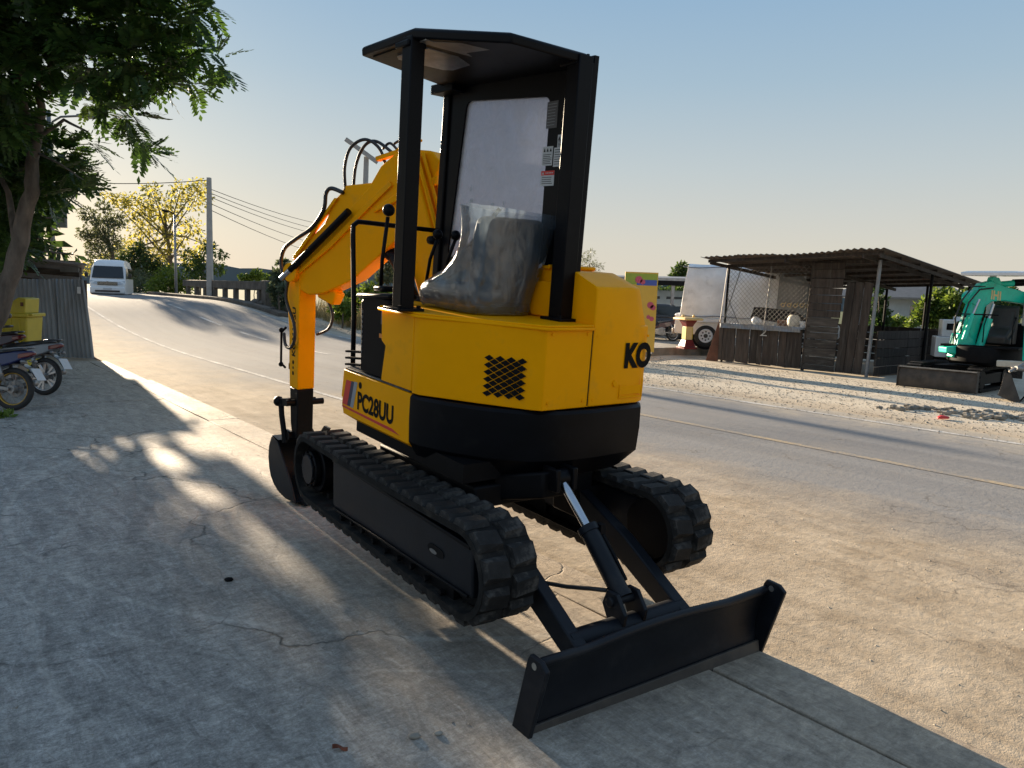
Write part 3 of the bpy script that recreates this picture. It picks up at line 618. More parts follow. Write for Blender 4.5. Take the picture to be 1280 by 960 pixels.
# diamond vent on the corner panel
A_, B_ = Vector((-.581, -.196, 0)), Vector((-.192, -.785, 0)); e_ = (B_-A_).normalized(); nrm = Vector((e_.y, -e_.x, 0))
if nrm.dot(Vector((-1, -1, 0))) < 0: nrm = -nrm
off = Vector((-.40, -.50, 0))-A_; off = off-e_*off.dot(e_)
dm = None; nd = 0
vb = H(); vg = None
for r in range(11):
    cols = 4 if r % 2 == 0 else 3
    for c in range(cols):
        u = .408+(c+(0 if r % 2 == 0 else .5))*.0595+.006; z = 1.138-r*.0185
        base = A_+off+e_*u+nrm*.0015+Vector((0, 0, z))
        q = [base+e_*.0255, base+Vector((0, 0, .0158)), base-e_*.0255, base-Vector((0, 0, .0158))]
        d = H(); d.prism(q, -nrm*.02+Vector((0, 0, 0))); d.build('vent_slot', M_blackm, bodyo)
# side step panel with decals
sp = H(); sp.prism([(-.581, .695, .885), (-.581, .715, .66), (-.581, .690, .600), (-.581, -.142, .600), (-.581, -.142, .885)], (.03, 0, 0))
sp.prism([(-.578, .690, .602), (-.46, .62, .525), (-.46, -.08, .525), (-.578, -.142, .602)], (.03, 0, .004))
sp.prism([(-.581, .70, .885), (-.575, .74, .70), (.45, .80, .70), (.45, .76, .885)], (0, -.03, 0))
sidep = sp.build('side_panel', M_yellow, EX, bevel=.006)
def flat(name, pts, m, par, T=MH, vec=(-.0012, 0, 0)):
    b = MB(T); b.prism(pts, vec); return b.build(name, m, par)
def pq(name, y0, y1, z0, z1, sh, m): flat(name, [(-.5815, y0+sh, z0), (-.5815, y1+sh, z0), (-.5815, y1, z1), (-.5815, y0, z1)], m, sidep)
pq('stripe', .655, .585, .664, .825, .05, M_red); pq('stripe', .583, .545, .664, .828, .05, M_navy); pq('stripe', .543, .500, .664, .832, .05, M_grey)
decal('lettering', 'PC28UU', M_print, sidep, (-.5818, .492, .668), (0, -.455, 0), (0, 0, .115), .035, MH, .0015)
fb = H(); fb.cyl((-.5815, .462, .822), (-.5826, .462, .822), .021, 16); fb.build('badge', M_print, sidep)
flat('stripe', [(-.5815, .705, .655), (-.5815, .705, .643), (-.5815, -.045, .628), (-.5815, .05, .648)], M_red, sidep)
fl = H(); fl.prism([(-.575, .69, .887), (-.575, -.12, .887), (.12, -.12, .887), (.12, .74, .887), (-.40, .74, .887)], (0, 0, .012)); fl.build('floor_mat', M_mat, EX, bevel=.004)
fu = H(); fu.box(-.5, .56, -.1, .70, .60, .886); fu.build('floor_frame', M_blackm, EX)
# front right boom bracket block and right side fender
fr = H(); fr.box(.20, .55, .45, .80, .70, 1.20); fr.box(.26, .50, .70, .98, .72, 1.12); fr.build('swing_bracket', M_yellow, EX, bevel=.02)
# --- lever console
cs = H(); cs.prism([(-.57, .17, .90), (-.57, .50, .90), (-.57, .52, 1.33), (-.57, .44, 1.385), (-.57, .16, 1.37)], (.15, 0, 0)); con = cs.build('control_console', M_blackm, EX, bevel=.015)
cb = H(); cb.prism([(-.585, .14, 1.372), (-.585, .55, 1.345), (-.40, .55, 1.345), (-.40, .14, 1.372)], (0, 0, .03)); cb.prism([(-.54, .30, 1.40), (-.54, .42, 1.395), (-.46, .42, 1.395), (-.46, .30, 1.40)], (0, 0, .035)); cb.build('console_top', M_black, con, bevel=.012)
cs2 = H(); cs2.box(-.573, -.5705, .22, .245, 1.22, 1.32); cs2.build('sticker', M_sticker_g, con); cs3 = H(); cs3.box(-.573, -.5705, .20, .26, 1.14, 1.165); cs3.build('sticker', M_amber, con)
cs4 = H()
for k in range(9): cs4.box(-.573, -.5705, .475, .487, 1.02+k*.03, 1.036+k*.03)
cs4.build('sticker', M_sticker_g, con)
fp = H()
for z in (.93, .97, 1.01): fp.bar((-.60, .62, z), (-.56, .50, z+.01), .03, .012)
fp.build('foot_pedal', M_blackm, EX)
def knob(x, y, z, r=.034, par=None):
    k = H(); k.sphere((x, y, z), r, 16); k.build('knob', M_black, par, smooth=True)
l1 = H(); l1.tube([(-.50, .40, 1.42), (-.50, .395, 1.58), (-.50, .345, 1.83)], .0115, 10); lv = l1.build('control_lever', M_black, EX, smooth=True); knob(-.50, .338, 1.868, .036, lv)
for x, y in ((-.02, .36), (-.10, .44)):
    l2 = H(); l2.tube([(x-.02, y+.10, 1.36), (x-.01, y+.06, 1.60), (x, y, 1.73)], .011, 8); lv2 = l2.build('control_lever', M_black, EX, smooth=True); knob(x, y, 1.755, .032, lv2)
cr = H(); cr.box(-.14, .12, .28, .66, .90, 1.36); cr.build('control_console', M_blackm, EX, bevel=.02)
br_ = H(); br_.tube([(.13, .12, 1.93), (-.06, .33, 1.55), (-.10, .38, 1.40)], .013, 8); br_.build('brace', M_black, EX, smooth=True)
hr = H(); hr.tube([(-.52, .70, .90), (-.505, .735, 1.2), (-.50, .795, 1.72), (-.495, .805, 1.775), (-.46, .815, 1.80), (-.40, .818, 1.80), (.16, .835, 1.785)], .0155, 12); hr.tube([(.10, .80, 1.72), (.10, .86, 1.72)], .03, 8); hr.build('hand_rail', M_black, EX, smooth=True)
# --- canopy
for x, y, w, d, z1 in ((-.605, -.061, .082, .095, 2.715), (.092, -.555, .095, .10, 2.69)):
    po = H(); po.box(x-w/2, x+w/2, y-d/2, y+d/2, 1.332, z1); pst = po.build('canopy_post', M_black, EX, bevel=.005, seg=2)
    pb = H(); pb.box(x-.075, x+.085, y-.085, y+.085, 1.331, 1.347); pb.build('base_plate', M_black, pst, bevel=.003)
    for dx in (-.055, .062):
        q = H(); q.cyl((x+dx, y-.06, 1.346), (x+dx, y-.06, 1.362), .012, 6); q.build('bolt', M_blackm, pst)
    gs = H(); gs.box(x-.055, x+.055, y-.035, y+.10, z1-.05, z1-.02); gs.build('bracket', M_black, pst, bevel=.006)
roofpts = [(-.643, .46, 2.75), (-.643, -.114, 2.75), (-.36, -.565, 2.71), (.105, -.60, 2.700), (.135, -.57, 2.702), (.20, .70, 2.745), (.06, .745, 2.750)]
def roof_ring(inset, dz):
    c = Vector((-.2, .1, 0)); return [tuple(Vector(p)+(c-Vector((p[0], p[1], 0))).normalized()*inset+Vector((0, 0, dz))) for p in roofpts]
rf = H(); rf.loft([roof_ring(.004, -.052), roof_ring(0, -.012), roof_ring(.02, .002), roof_ring(.25, .006)], True)
roof = rf.build('canopy_roof', M_black, EX, bevel=.008, seg=2)
ul = H(); ul.loft([[(-.60, -.06, 2.692), (-.60, .40, 2.690), (-.58, .42, 2.689), (-.58, -.06, 2.692)], [(-.60, -.06, 2.700), (-.60, .40, 2.698), (-.58, .42, 2.697), (-.58, -.06, 2.700)]]); ul.build('underside_rib', M_black, roof)
sk = H(); sk.prism([(-.53, .02, 2.688), (-.50, -.03, 2.688), (-.20, -.03, 2.686), (-.17, .05, 2.685), (-.17, .25, 2.682), (-.21, .29, 2.682), (-.50, .29, 2.682), (-.53, .25, 2.683)], (0, 0, .006)); sk.build('skylight', M_pane, roof)
sk2 = H(); sk2.prism([(-.60, -.17, 2.687), (-.55, -.17, 2.687), (-.34, -.48, 2.670), (-.10, -.50, 2.664), (-.10, -.10, 2.68), (-.60, -.10, 2.687)], (0, 0, .006)); sk2.build('liner', M_steel, roof)
fl_ = H()
sec = [(.02, 2.70), (.03, 2.60), (.035, 2.50), (.045, 2.465), (.085, 2.425), (.093, 2.428), (.055, 2.475), (.047, 2.51), (.042, 2.60), (.034, 2.70)]
fl_.prism([(.085+a, -.595, z) for a, z in sec], (0, .13, 0)); fl_.build('side_flap', M_black, roof, bevel=.003)
for y in (-.58, -.50):
    q = H(); q.cyl((.160, y, 2.43), (.167, y, 2.412), .008, 6); q.build('bolt', M_blackm, roof)
# guard wall with window
def yz(pts, x): return [(x, y, z) for y, z in pts]
outer = [(-.585, 1.335), (-.60, 2.70), (.80, 2.735), (.825, 2.66), (.86, 1.335)]
def rr(c, r, n=5):                                   # polygon with rounded corners
    out = []
    m = len(c)
    for i in range(m):
        p, q, s_ = Vector((*c[i-1], 0)), Vector((*c[i], 0)), Vector((*c[(i+1) % m], 0))
        a = (p-q).normalized()*r; b = (s_-q).normalized()*r
        for k in range(n+1):
            t = k/n; v = q+a*(1-t)**2+b*t**2; out.append((v.x, v.y))
    return out
win = rr([(-.262, 1.62), (-.262, 2.536), (.575, 2.602), (.715, 1.62)], .055)
gw = H(); x0 = .150
bmv = bmesh.new()
def bridge_wall(outer_pts, inner_pts, x, th, mat, name, parent):
    bm = bmesh.new(); ov = [bm.verts.new(MH @ Vector((x, y, z))) for y, z in outer_pts]; iv = [bm.verts.new(MH @ Vector((x, y, z))) for y, z in inner_pts]
    es = [bm.edges.new((ov[i], ov[(i+1) % len(ov)])) for i in range(len(ov))]+[bm.edges.new((iv[i], iv[(i+1) % len(iv)])) for i in range(len(iv))]
    bmesh.ops.triangle_fill(bm, use_beauty=True, use_dissolve=False, edges=es)
    r = bmesh.ops.extrude_face_region(bm, geom=bm.faces[:]); d = (MH.to_3x3() @ Vector((1, 0, 0)))*th
    bmesh.ops.translate(bm, verts=[v for v in r['geom'] if isinstance(v, bmesh.types.BMVert)], vec=d)
    bmesh.ops.recalc_face_normals(bm, faces=bm.faces); me = bpy.data.meshes.new(name); bm.to_mesh(me); bm.free(); me.materials.append(mat); return link(name, me, parent)
wall = bridge_wall(outer, win, .150, .03, M_black, 'guard_wall', EX)
cp = H(); cp.box(.118, .1485, -.60, -.445, 1.336, 2.66); cp.build('sliver_cover', M_black, EX)  # plate added to hide a sunlit sliver between wall and post
pn = H(); pn.prism(yz(rr([(-.275, 1.60), (-.275, 2.55), (.585, 2.615), (.73, 1.60)], .06), .162), (.006, 0, 0)); pn.build('window_pane', M_pane, wall)
stn = H(); stn.bar((.165, .835, 1.335), (.165, .79, 2.70), .07, .075, (0, 1, 0)); stn.build('stanchion', M_black, wall, bevel=.01)
bx = H(); bx.box(.05, .21, .60, .86, 2.655, 2.715); bx.build('bracket', M_black, wall, bevel=.006)
scm = H()
for y, z, s_ in ((.47, 1.98, .010), (.49, 1.93, .016), (.485, 2.06, .007), (.24, 1.94, .008), (.13, 1.96, .007), (.30, 1.93, .006), (.58, 1.94, .006)):
    for k in range(7):
        a = random.random()*6.28; r = s_*random.random()*2.2; yy, zz = y+r*math.cos(a)*.6, z+r*math.sin(a)*1.6; q = s_*random.uniform(.3, .7)
        scm.prism([(.1605, yy-q, zz), (.1605, yy, zz+q*1.8), (.1605, yy+q*.8, zz+q*.2), (.1605, yy+q*.1, zz-q*1.4)], (-.0008, 0, 0))
sm = scm.build('paint_fleck', M_sticker, wall); sm['kind'] = 'stuff'
def sticker(y0, z1, y1, z0, m, header=None, lines=0, marks=0):
    b = H(); b.prism([(.1495, y0, z0), (.1495, y1, z0), (.1495, y1, z1), (.1495, y0, z1)], (-.001, 0, 0)); s = b.build('warning_sticker', m, EX)
    if header is not None:
        h = H(); zz = z1-(z1-z0)*.30; h.prism([(.1485, y0, zz), (.1485, y1, zz), (.1485, y1, z1), (.1485, y0, z1)], (-.0006, 0, 0)); h.build('header', header, s)
        tm = H(); w = y1-y0
        tm.prism([(.1478, y0+w*.06, zz+.006), (.1478, y0+w*.24, zz+.006), (.1478, y0+w*.15, z1-.006)], (-.0004, 0, 0)); tm.build('symbol', M_sticker, s)
        for k in range(5): 
            q = H(); q.box(.1474, .1478, *sorted((y0+w*(.34+k*.12), y0+w*(.42+k*.12))), zz+.010, z1-.010); q.build('print', M_sticker, s)
    q = H(); hh = z1-z0; top = z0+hh*(.62 if header is not None or marks else .93)
    for k in range(lines):
        z = top-(top-z0-.006)*k/lines; e = y0+(y1-y0)*random.uniform(.75, .93); q.box(.1480, .1485, *sorted((y0+(y1-y0)*.08, e)), z-.006, z-.003)
    for k in range(marks):
        c = y0+(y1-y0)*(.2+.6*k/max(1, marks-1)); q.prism([(.1480, c-.009, z1-.028), (.1480, c+.009, z1-.028), (.1480, c, z1-.008)], (-.0004, 0, 0))
    q.build('print', M_print if m is not M_sticker_g else M_grey, s)
sticker(-.243, 2.508, -.335, 2.365, M_sticker_g, None, 8)
sticker(-.352, 2.325, -.422, 2.256, M_sticker, None, 5, 2)
sticker(-.229, 2.268, -.318, 2.165, M_sticker, None, 6, 3)
sticker(-.328, 2.258, -.420, 2.156, M_sticker, None, 7)
sticker(-.230, 2.137, -.345, 2.055, M_sticker, M_red, 4)
# --- seat
sb = H(); sb.loft([[( -.30+i, -.33+a, z), (.10-i, -.33+a, z), (.10-i, -.22+a, z), (-.30+i, -.22+a, z)] for z, i, a in ((1.385, .015, .03), (1.48, 0, .01), (1.75, -.005, -.02), (1.835, .005, -.035), (1.858, .035, -.04))]); seat = sb.build('seat_back', M_seat, EX, bevel=.022, seg=4)
sc_ = H(); sc_.loft([[(-.31+i, -.24+i, z), (.11-i, -.24+i, z), (.11-i, .27-i, z), (-.31+i, .27-i, z)] for z, i in ((1.365, .03), (1.40, 0), (1.455, 0), (1.48, .03))]); sc_.build('seat_cushion', M_seat, EX, bevel=.03, seg=4)
sbs = H(); sbs.box(-.24, .04, -.22, .20, 1.33, 1.372); sbs.build('seat_base', M_blackm, EX)
rb = H(); rb.tube([(.135, -.44, 1.50), (.15, -.46, 1.47), (.145, -.47, 1.42)], .008, 8); rb.sphere((.145, -.47, 1.405), .022, 12); rb.build('key_switch', M_blackm, EX, smooth=True)
yb = H(); yb.prism([(.085, -.30, 1.335), (.125, -.58, 1.335), (.125, -.50, 1.53), (.10, -.32, 1.53), (.08, -.26, 1.45)], (.02, 0, 0)); yb.build('hood_flank', M_yellow, EX, bevel=.008)
# --- boom: thick box beams whose near face lies on a slanted upright plane from the pivot to the arm
bA, bB = Vector((.22, .95, 0)), Vector((-.28, 2.2, 0)); bd_ = (bB-bA).normalized(); bn = Vector((-bd_.y, bd_.x, 0))
if bn.x < 0: bn = -bn
def BP(u, z, d=0.0): p = bA+bd_*u+bn*d; return (p.x, p.y, z)
def beam(name, pts, d0, d1, m=None, par=EX, bev=.012):
    b = H(); b.prism([BP(u, z, d0) for u, z in pts], bn*(d1-d0)); return b.build(name, m or M_yellow, par, bevel=bev, seg=3)
lower = H()
lower.loft([[(x-w, y0, z), (x+w, y0, z), (x+w, y1, z), (x-w, y1, z)] for x, y0, y1, z, w in ((.36, .62, 1.00, .95, .11), (.33, .74, 1.16, 1.30, .115), (.26, .90, 1.34, 1.75, .12), (.20, 1.02, 1.42, 2.10, .12), (.17, 1.10, 1.36, 2.30, .11))])
lowo = lower.build('lower_boom', M_yellow, EX, bevel=.015, seg=3)
for k, dx in enumerate((-.085, -.03, .025, .08)):
    t_ = H(); t_.tube([(.36+dx, .60, 1.1), (.33+dx, .715, 1.32), (.26+dx, .875, 1.75), (.20+dx, .995, 2.10), (.17+dx, 1.08, 2.31)], .015, 8); t_.build('boom_pipe', M_yellow, lowo, smooth=True)
up = beam('upper_boom', [(.02, 2.26), (.10, 2.33), (.30, 2.345), (.40, 2.325), (.55, 2.225), (.66, 2.07), (.98, 1.80), (1.30, 1.52), (1.44, 1.40), (1.40, 1.29), (1.25, 1.235), (1.08, 1.262), (.79, 1.385), (.52, 1.595), (.34, 1.735), (.10, 1.95)], .0, .17)
beam('boom_flange', [(.45, 2.12), (.62, 1.99), (1.02, 1.66), (1.34, 1.42), (1.34, 1.39), (1.00, 1.62), (.60, 1.95), (.42, 2.09)], -.02, 0, None, up, .005)
beam('boom_flange', [(.02, 2.16), (.40, 2.02), (.56, 1.93), (.58, 1.89), (.40, 1.965), (.02, 2.10)], -.03, .0, None, up, .008)
beam('pivot_cover', [(.10+.07*math.cos(a), 1.93+.10*math.sin(a)) for a in np.linspace(0, math.tau, 16, endpoint=False)], -.035, 0, None, up, .01)
beam('link_plate', [(.60, 2.10), (.63, 2.11), (.90, 2.085), (.94, 2.03), (1.0, 1.98), (1.10, 1.80), (1.36, 1.585), (1.45, 1.50), (1.36, 1.47), (1.10, 1.66), (.88, 1.88), (.66, 2.00)], .01, .15, None, up, .012)
beam('link_rib', [(.95, 1.99), (.985, 1.99), (1.42, 1.52), (1.39, 1.51)], -.012, .02, None, up, .004)
ac = H(); ac.cyl(BP(.80, 1.895, -.045), BP(1.40, 1.42, -.045), .027, 18); aco = ac.build('arm_cylinder', M_black, EX, auto=35)
ag = H(); ag.cyl(BP(1.38, 1.435, -.045), BP(1.50, 1.345, -.045), .024, 14); ag.build('rod', M_chrome, aco, auto=35)
bc = H(); bc.cyl((.12, 1.02, 1.25), BP(.47, 1.60, .085), .045, 18); bc.cyl(BP(.40, 1.56, .085), BP(.56, 1.64, .085), .055, 18); bc.build('boom_cylinder', M_black, EX, auto=35)
kn = H(); kn.cyl(BP(1.41, 1.40, -.05), BP(1.41, 1.40, .22), .075, 20); kn.build('boom_pin', M_yellow, up, bevel=.008)
eb = H(); eb.prism([BP(1.20, 1.33, .03), BP(1.05, 1.335, .03), BP(.97, 1.26, .03), BP(1.02, 1.17, .03), BP(1.18, 1.22, .03)], bn*.10); eb.build('boom_foot_lug', M_yellow, up, bevel=.015)
# arm
am = H(); am.loft([[(-.285, 2.19, z), (-.13, 2.215, z), (-.13, y1, z), (-.285, y1-.01, z)] for z, y1 in ((.455, 2.375), (.9, 2.40), (1.22, 2.46), (1.40, 2.46), (1.47, 2.40))]); arm = am.build('arm', M_yellow, EX, bevel=.010, seg=3)
at = H(); at.loft([[(-.283, 2.192, z), (-.132, 2.217, z), (-.132, y1, z), (-.283, y1-.01, z)] for z, y1 in ((.04, 2.30), (.15, 2.345), (.455, 2.373))]); at.build('arm_tip', M_black, arm, bevel=.010)
decal('lettering', 'KOMATSU', M_print, arm, (-.288, 2.245, .72), (0, .0, .40), (0, .075, 0), .03, MH @ Matrix.Identity(4), -.002)
for k in range(3):
    b = H(); b.cyl((-.2885, 2.283, .67-k*.045), (-.2875, 2.283, .67-k*.045), .017 if k != 1 else .012, 12); b.build('badge', M_print, arm)
# bucket cylinder in front of the arm and its linkage
kc = H(); kc.cyl((-.215, 2.47, 1.17), (-.215, 2.455, .60), .036, 18); kc.cyl((-.215, 2.455, .63), (-.215, 2.455, .585), .042, 18); kco = kc.build('bucket_cylinder', M_black, EX, auto=35)
kr = H(); kr.cyl((-.215, 2.455, .60), (-.215, 2.435, .33), .020, 16); kr.build('rod', M_chrome, kco, auto=35)
pi_ = H(); pi_.tube([(-.27, 2.50, .93), (-.285, 2.56, .88), (-.285, 2.56, .62), (-.27, 2.50, .59)], .010, 8); pi_.sphere((-.285, 2.56, .90), .022, 10); pi_.sphere((-.285, 2.56, .61), .022, 10); pi_.build('oil_pipe', M_blackm, kco, smooth=True)
lkb = H(); lkb.cyl((-.34, 2.42, .31), (-.08, 2.42, .31), .034, 14); lkb.cyl((-.36, 2.24, .34), (-.04, 2.24, .34), .026, 14)
for x in (-.325, -.11): lkb.bar((x, 2.43, .31), (x, 2.25, .345), .025, .06); lkb.tube([(x, 2.44, .31), (x, 2.42, .20), (x, 2.36, .06), (x, 2.34, -.02)], .024, 8)
lkb.sphere((-.335, 2.47, .31), .045, 10); lkb.cyl((-.32, 2.30, .05), (-.10, 2.30, .05), .04, 14)
lkb.build('bucket_linkage', M_black, EX, auto=40)
# bucket: curved shell with side plates, open towards the machine
bp_ = [(2.394, -.015), (2.527, -.005), (2.585, -.10), (2.598, -.20), (2.575, -.29), (2.534, -.36), (2.46, -.41), (2.34, -.445), (2.20, -.455), (1.98, -.435)]
bu = H(); inn = [(y-.018*(1 if y > 2.2 else .2), z+.014) for y, z in bp_]
bu.prism([(-.37, y, z) for y, z in bp_]+[(-.37, y, z) for y, z in inn[::-1]], (.46, 0, 0)); bucket = bu.build('bucket', M_blade, EX, auto=40)
for x in (-.372, .088):
    sd = H(); sd.prism([(x, y, z) for y, z in bp_]+[(x, 2.08, -.30)], (.014, 0, 0)); sd.build('side_plate', M_blade, bucket, bevel=.003)
    er = H(); er.prism([(x+(.06 if x < 0 else -.06), 2.36, -.02), (x+(.06 if x < 0 else -.06), 2.26, .09), (x+(.06 if x < 0 else -.06), 2.36, .09), (x+(.06 if x < 0 else -.06), 2.48, -.02)], (.02, 0, 0)); er.build('bucket_ear', M_black, bucket)
for k in range(4):
    th = H(); x = -.33+k*.125; th.loft([[(x, 2.02, -.455), (x+.05, 2.02, -.455), (x+.05, 2.02, -.415), (x, 2.02, -.415)], [(x+.012, 1.90, -.44), (x+.038, 1.90, -.44), (x+.038, 1.90, -.43), (x+.012, 1.90, -.43)]]); th.build('bucket_tooth', M_blackm, bucket)
# hoses
def hose(pts, r=.011, T=None):
    b = MB(T if T is not None else MH); P = [Vector(p) for p in pts]; out = []
    for i in range(len(P)-1):
        p0, p1, p2, p3 = P[max(i-1, 0)], P[i], P[i+1], P[min(i+2, len(P)-1)]
        for k in range(6):
            t = k/6; out.append(.5*((2*p1)+(p2-p0)*t+(2*p0-5*p1+4*p2-p3)*t*t+(3*p1-p0-3*p2+p3)*t**3))
    out.append(P[-1]); b.tube(out, r, 8); return b.build('hydraulic_hose', M_hose, EX, smooth=True)
hose([BP(.90, 2.05, .02), BP(.905, 2.22, .01), BP(.86, 2.36, .02), BP(.74, 2.42, .04), BP(.62, 2.36, .06), BP(.55, 2.22, .07)], .012)
hose([BP(.86, 2.05, .06), BP(.84, 2.24, .06), BP(.76, 2.38, .06), BP(.66, 2.41, .08), BP(.50, 2.32, .09), BP(.44, 2.29, .09)], .012)
hose([BP(.62, 2.36, .10), BP(.55, 2.40, .10), BP(.46, 2.33, .11), BP(.40, 2.30, .12)], .010)
hose([BP(.55, 2.40, .14), BP(.48, 2.42, .14), BP(.38, 2.34, .14)], .010)
hose([BP(.90, 2.03, -.005), BP(1.02, 2.06, -.005), BP(1.06, 2.02, -.02), BP(1.08, 1.90, -.02), BP(1.20, 1.76, -.02), BP(1.38, 1.66, -.02), BP(1.50, 1.58, -.02), BP(1.535, 1.46, -.02), BP(1.48, 1.36, -.03), BP(1.44, 1.33, -.03)], .016)
hose([(-.31, 2.36, 1.33), (-.325, 2.36, 1.18), (-.32, 2.20, 1.0), (-.32, 2.18, .87), (-.32, 2.27, .79), (-.31, 2.40, .80), (-.285, 2.50, .88)], .013)
hose([(-.12, 2.06, 1.24), (-.10, 1.96, 1.10), (-.11, 2.00, .98), (-.13, 2.18, .91)], .012)
gt = H(); gt.tube([BP(.42, 2.33, .02), BP(.36, 2.40, .02), BP(.30, 2.42, .02), BP(.20, 2.40, .02)], .009, 8); gt.bar(BP(.62, 2.28, .05), BP(.40, 2.335, .05), .05, .03); gt.build('hose_guard', M_yellow, up, smooth=False)
# --- plastic wrap over the seat: a crumpled open bag, a thing of its own
def wrap():
    rings = []; rr_ = random.Random(3)
    prof = [  # z, xl, xr, y back, y front : the bag hangs over the back and the cushion
        (1.338, -.33, .11, -.36, .30), (1.36, -.35, .12, -.37, .33), (1.42, -.36, .125, -.375, .34), (1.48, -.355, .13, -.38, .30), (1.52, -.345, .135, -.385, .16), (1.58, -.34, .145, -.39, .02),
        (1.66, -.34, .16, -.395, -.08), (1.74, -.35, .175, -.40, -.13), (1.82, -.37, .195, -.405, -.16), (1.86, -.385, .205, -.41, -.17), (1.895, -.40, .215, -.41, -.18)]
    n = 64
    for z, xl, xr, yb, yf in prof:
        ring = []
        for k in range(n):
            a = math.tau*k/n; c, s = math.cos(a), math.sin(a); e = .55
            x = (xl+xr)/2+(xr-xl)/2*math.copysign(abs(c)**e, c); y = (yb+yf)/2+(yf-yb)/2*math.copysign(abs(s)**e, s)
            j = .012*math.sin(k*1.35+z*3.0)+.012*math.sin(k*.62-z*6.5)+.006*math.sin(k*2.3+z*31)+.002*rr_.uniform(-1, 1)
            m = 1+j*(.9 if z < 1.7 else .45)
            zz = z+(.002*math.sin(k*.6)+(-.035*(x-.0) if z > 1.8 else 0))*(1 if z > 1.5 else .3)
            ring.append(((x-(xl+xr)/2)*m+(xl+xr)/2, (y-(yb+yf)/2)*m+(yb+yf)/2, zz))
        rings.append(ring)
    b = H(); b.loft(rings, cap=False); return b
pw = wrap().build('plastic_wrap', M_plastic, None, smooth=True)
sm_ = pw.modifiers.new('fine', 'SUBSURF'); sm_.levels = 2; sm_.render_levels = 2
ct_ = bpy.data.textures.new('crumple', 'CLOUDS'); ct_.noise_type = 'HARD_NOISE'; ct_.noise_scale = .15; ct_.noise_depth = 1
dm_ = pw.modifiers.new('crumple', 'DISPLACE'); dm_.texture = ct_; dm_.strength = .014; dm_.mid_level = .45
tag(pw, 'clear crumpled plastic wrap pulled over the operator seat of the yellow excavator', 'plastic cover')
# ------------------------------------------------------------------ left side of the yard and the far road
def proj(P):
    d = np.array(P)-np.array([0, 0, CAM_H]); z = d@_f; return CX+FPX*(d@_r)/z, CY-FPX*(d@_u)/z
def s_at(px, n, z=None):
    lo, hi = 5.0, 200.0
    for _ in range(50):
        m = (lo+hi)/2; P = SN(m, n, float(rise(m)) if z is None else z)
        if proj(P)[0] > px: lo = m
        else: hi = m
    return m
def corr_sheet(name, p0, p1, h, mat, parent, pitch=.12, amp=.018, skew=0.0, zb=0.0, th=.006, jag=.02, up=Vector((0, 0, 1)), rag=0.0):
    p0, p1 = Vector(p0), Vector(p1); d = p1-p0; L = d.length; t = d/L; nrm = t.cross(up).normalized(); n = max(8, int(L/pitch*8)); V = []; F = []
    for i in range(n+1):
        x = L*i/n; w = amp*math.sin(x/pitch*math.tau); hh = h+random.uniform(-rag, rag)
        for sd in (0, 1):
            for k in range(4):
                z = zb+(hh-zb)*k/3; q = p0+t*(x+skew*(k/3)*(i/n))+up*z+nrm*(w+th*sd+.012*math.sin(k*2+i*.11)); V.append(q)
    for i in range(n):
        b = i*8; c = b+8
        for sd in (0, 1):
            for k in range(3): F.append((b+sd*4+k, c+sd*4+k, c+sd*4+k+1, b+sd*4+k+1))
        F.append((b, c, c+4, b+4)); F.append((b+3, c+3, c+7, b+7))
    F += [(0, 1, 5, 4), (1, 2, 6, 5), (2, 3, 7, 6)]; b = n*8; F += [(b, b+1, b+5, b+4), (b+1, b+2, b+6, b+5), (b+2, b+3, b+7, b+6)]
    m = MB(); m.add(V, F); return m.build(name, mat, parent, auto=60)
# corrugated fence
f0 = G(118, 448); FE = thing('corrugated_fence', 'leaning grey corrugated steel fence at the edge of the yard', 'fence', (f0.x, f0.y, 0))
tl = Vector((-1, .03, 0)).normalized()
q0 = f0; hts = (1.76, 1.74, 1.72, 1.75)
for i, w in enumerate((.80, .84, .86, .9)):
    a = q0+tl*(w-.03); corr_sheet('corrugated_sheet', a+tl*.24+Vector((0, -.03*(i % 2), 0)), q0+Vector((0, -.03*(i % 2), 0)), hts[i], M_sheet, FE, pitch=.105, amp=.020, skew=-.20 if i == 0 else -.10, rag=.008); q0 = q0+tl*w*(1)-Vector((0.10 if i == 0 else 0, 0, 0))*0
for x in (.1, 1.7, 3.2): 
    b = MB(); p = f0+tl*x; b.box(p.x-.03-.12, p.x+.03-.12, p.y+.06, p.y+.12, 0, 1.75); b.build('fence_post', M_wood, FE)
b = MB(); b.box(f0.x-.33, f0.x-.25, f0.y-.035, f0.y-.032, 1.45, 1.60); b.build('paper_notice', M_sticker, FE)
# lean-to behind the fence
Dh = 18.6
hc = AT(100, 350, Dh); HU = thing('lean_to_shed', 'low lean-to shed with gapped grey boards behind the corrugated fence', 'shed', (hc.x, hc.y, 0))
r0, r1 = AT(107, 329, Dh-.5), AT(-90, 308, Dh-1.2)
rf_ = MB(); ed = (r1-r0); bk_ = Vector((-2.0, 3.2, -.35))
rf_.loft([[r0, r0+bk_, r0+bk_-Vector((0, 0, .05)), r0-Vector((0, 0, .05))], [r1, r1+bk_, r1+bk_-Vector((0, 0, .05)), r1-Vector((0, 0, .05))]]); rf_.build('shed_roof', M_galv, HU)
for px in (97, 20, -60):
    p = AT(px, 340, Dh); b = MB(); b.box(p.x-.07, p.x+.07, p.y-.06, p.y+.06, 0, r0.z-.03); b.build('post', M_woodh, HU, bevel=.008)
for k, y in enumerate((334, 341, 348, 356, 364)):
    a, c = AT(99, y+1.5, Dh-.09), AT(-80, y-16+k, Dh-.5)
    b = MB(); b.bar(a, c, .03, .115); b.build('slat', M_galv if k in (0, 2) else M_woodh, HU)
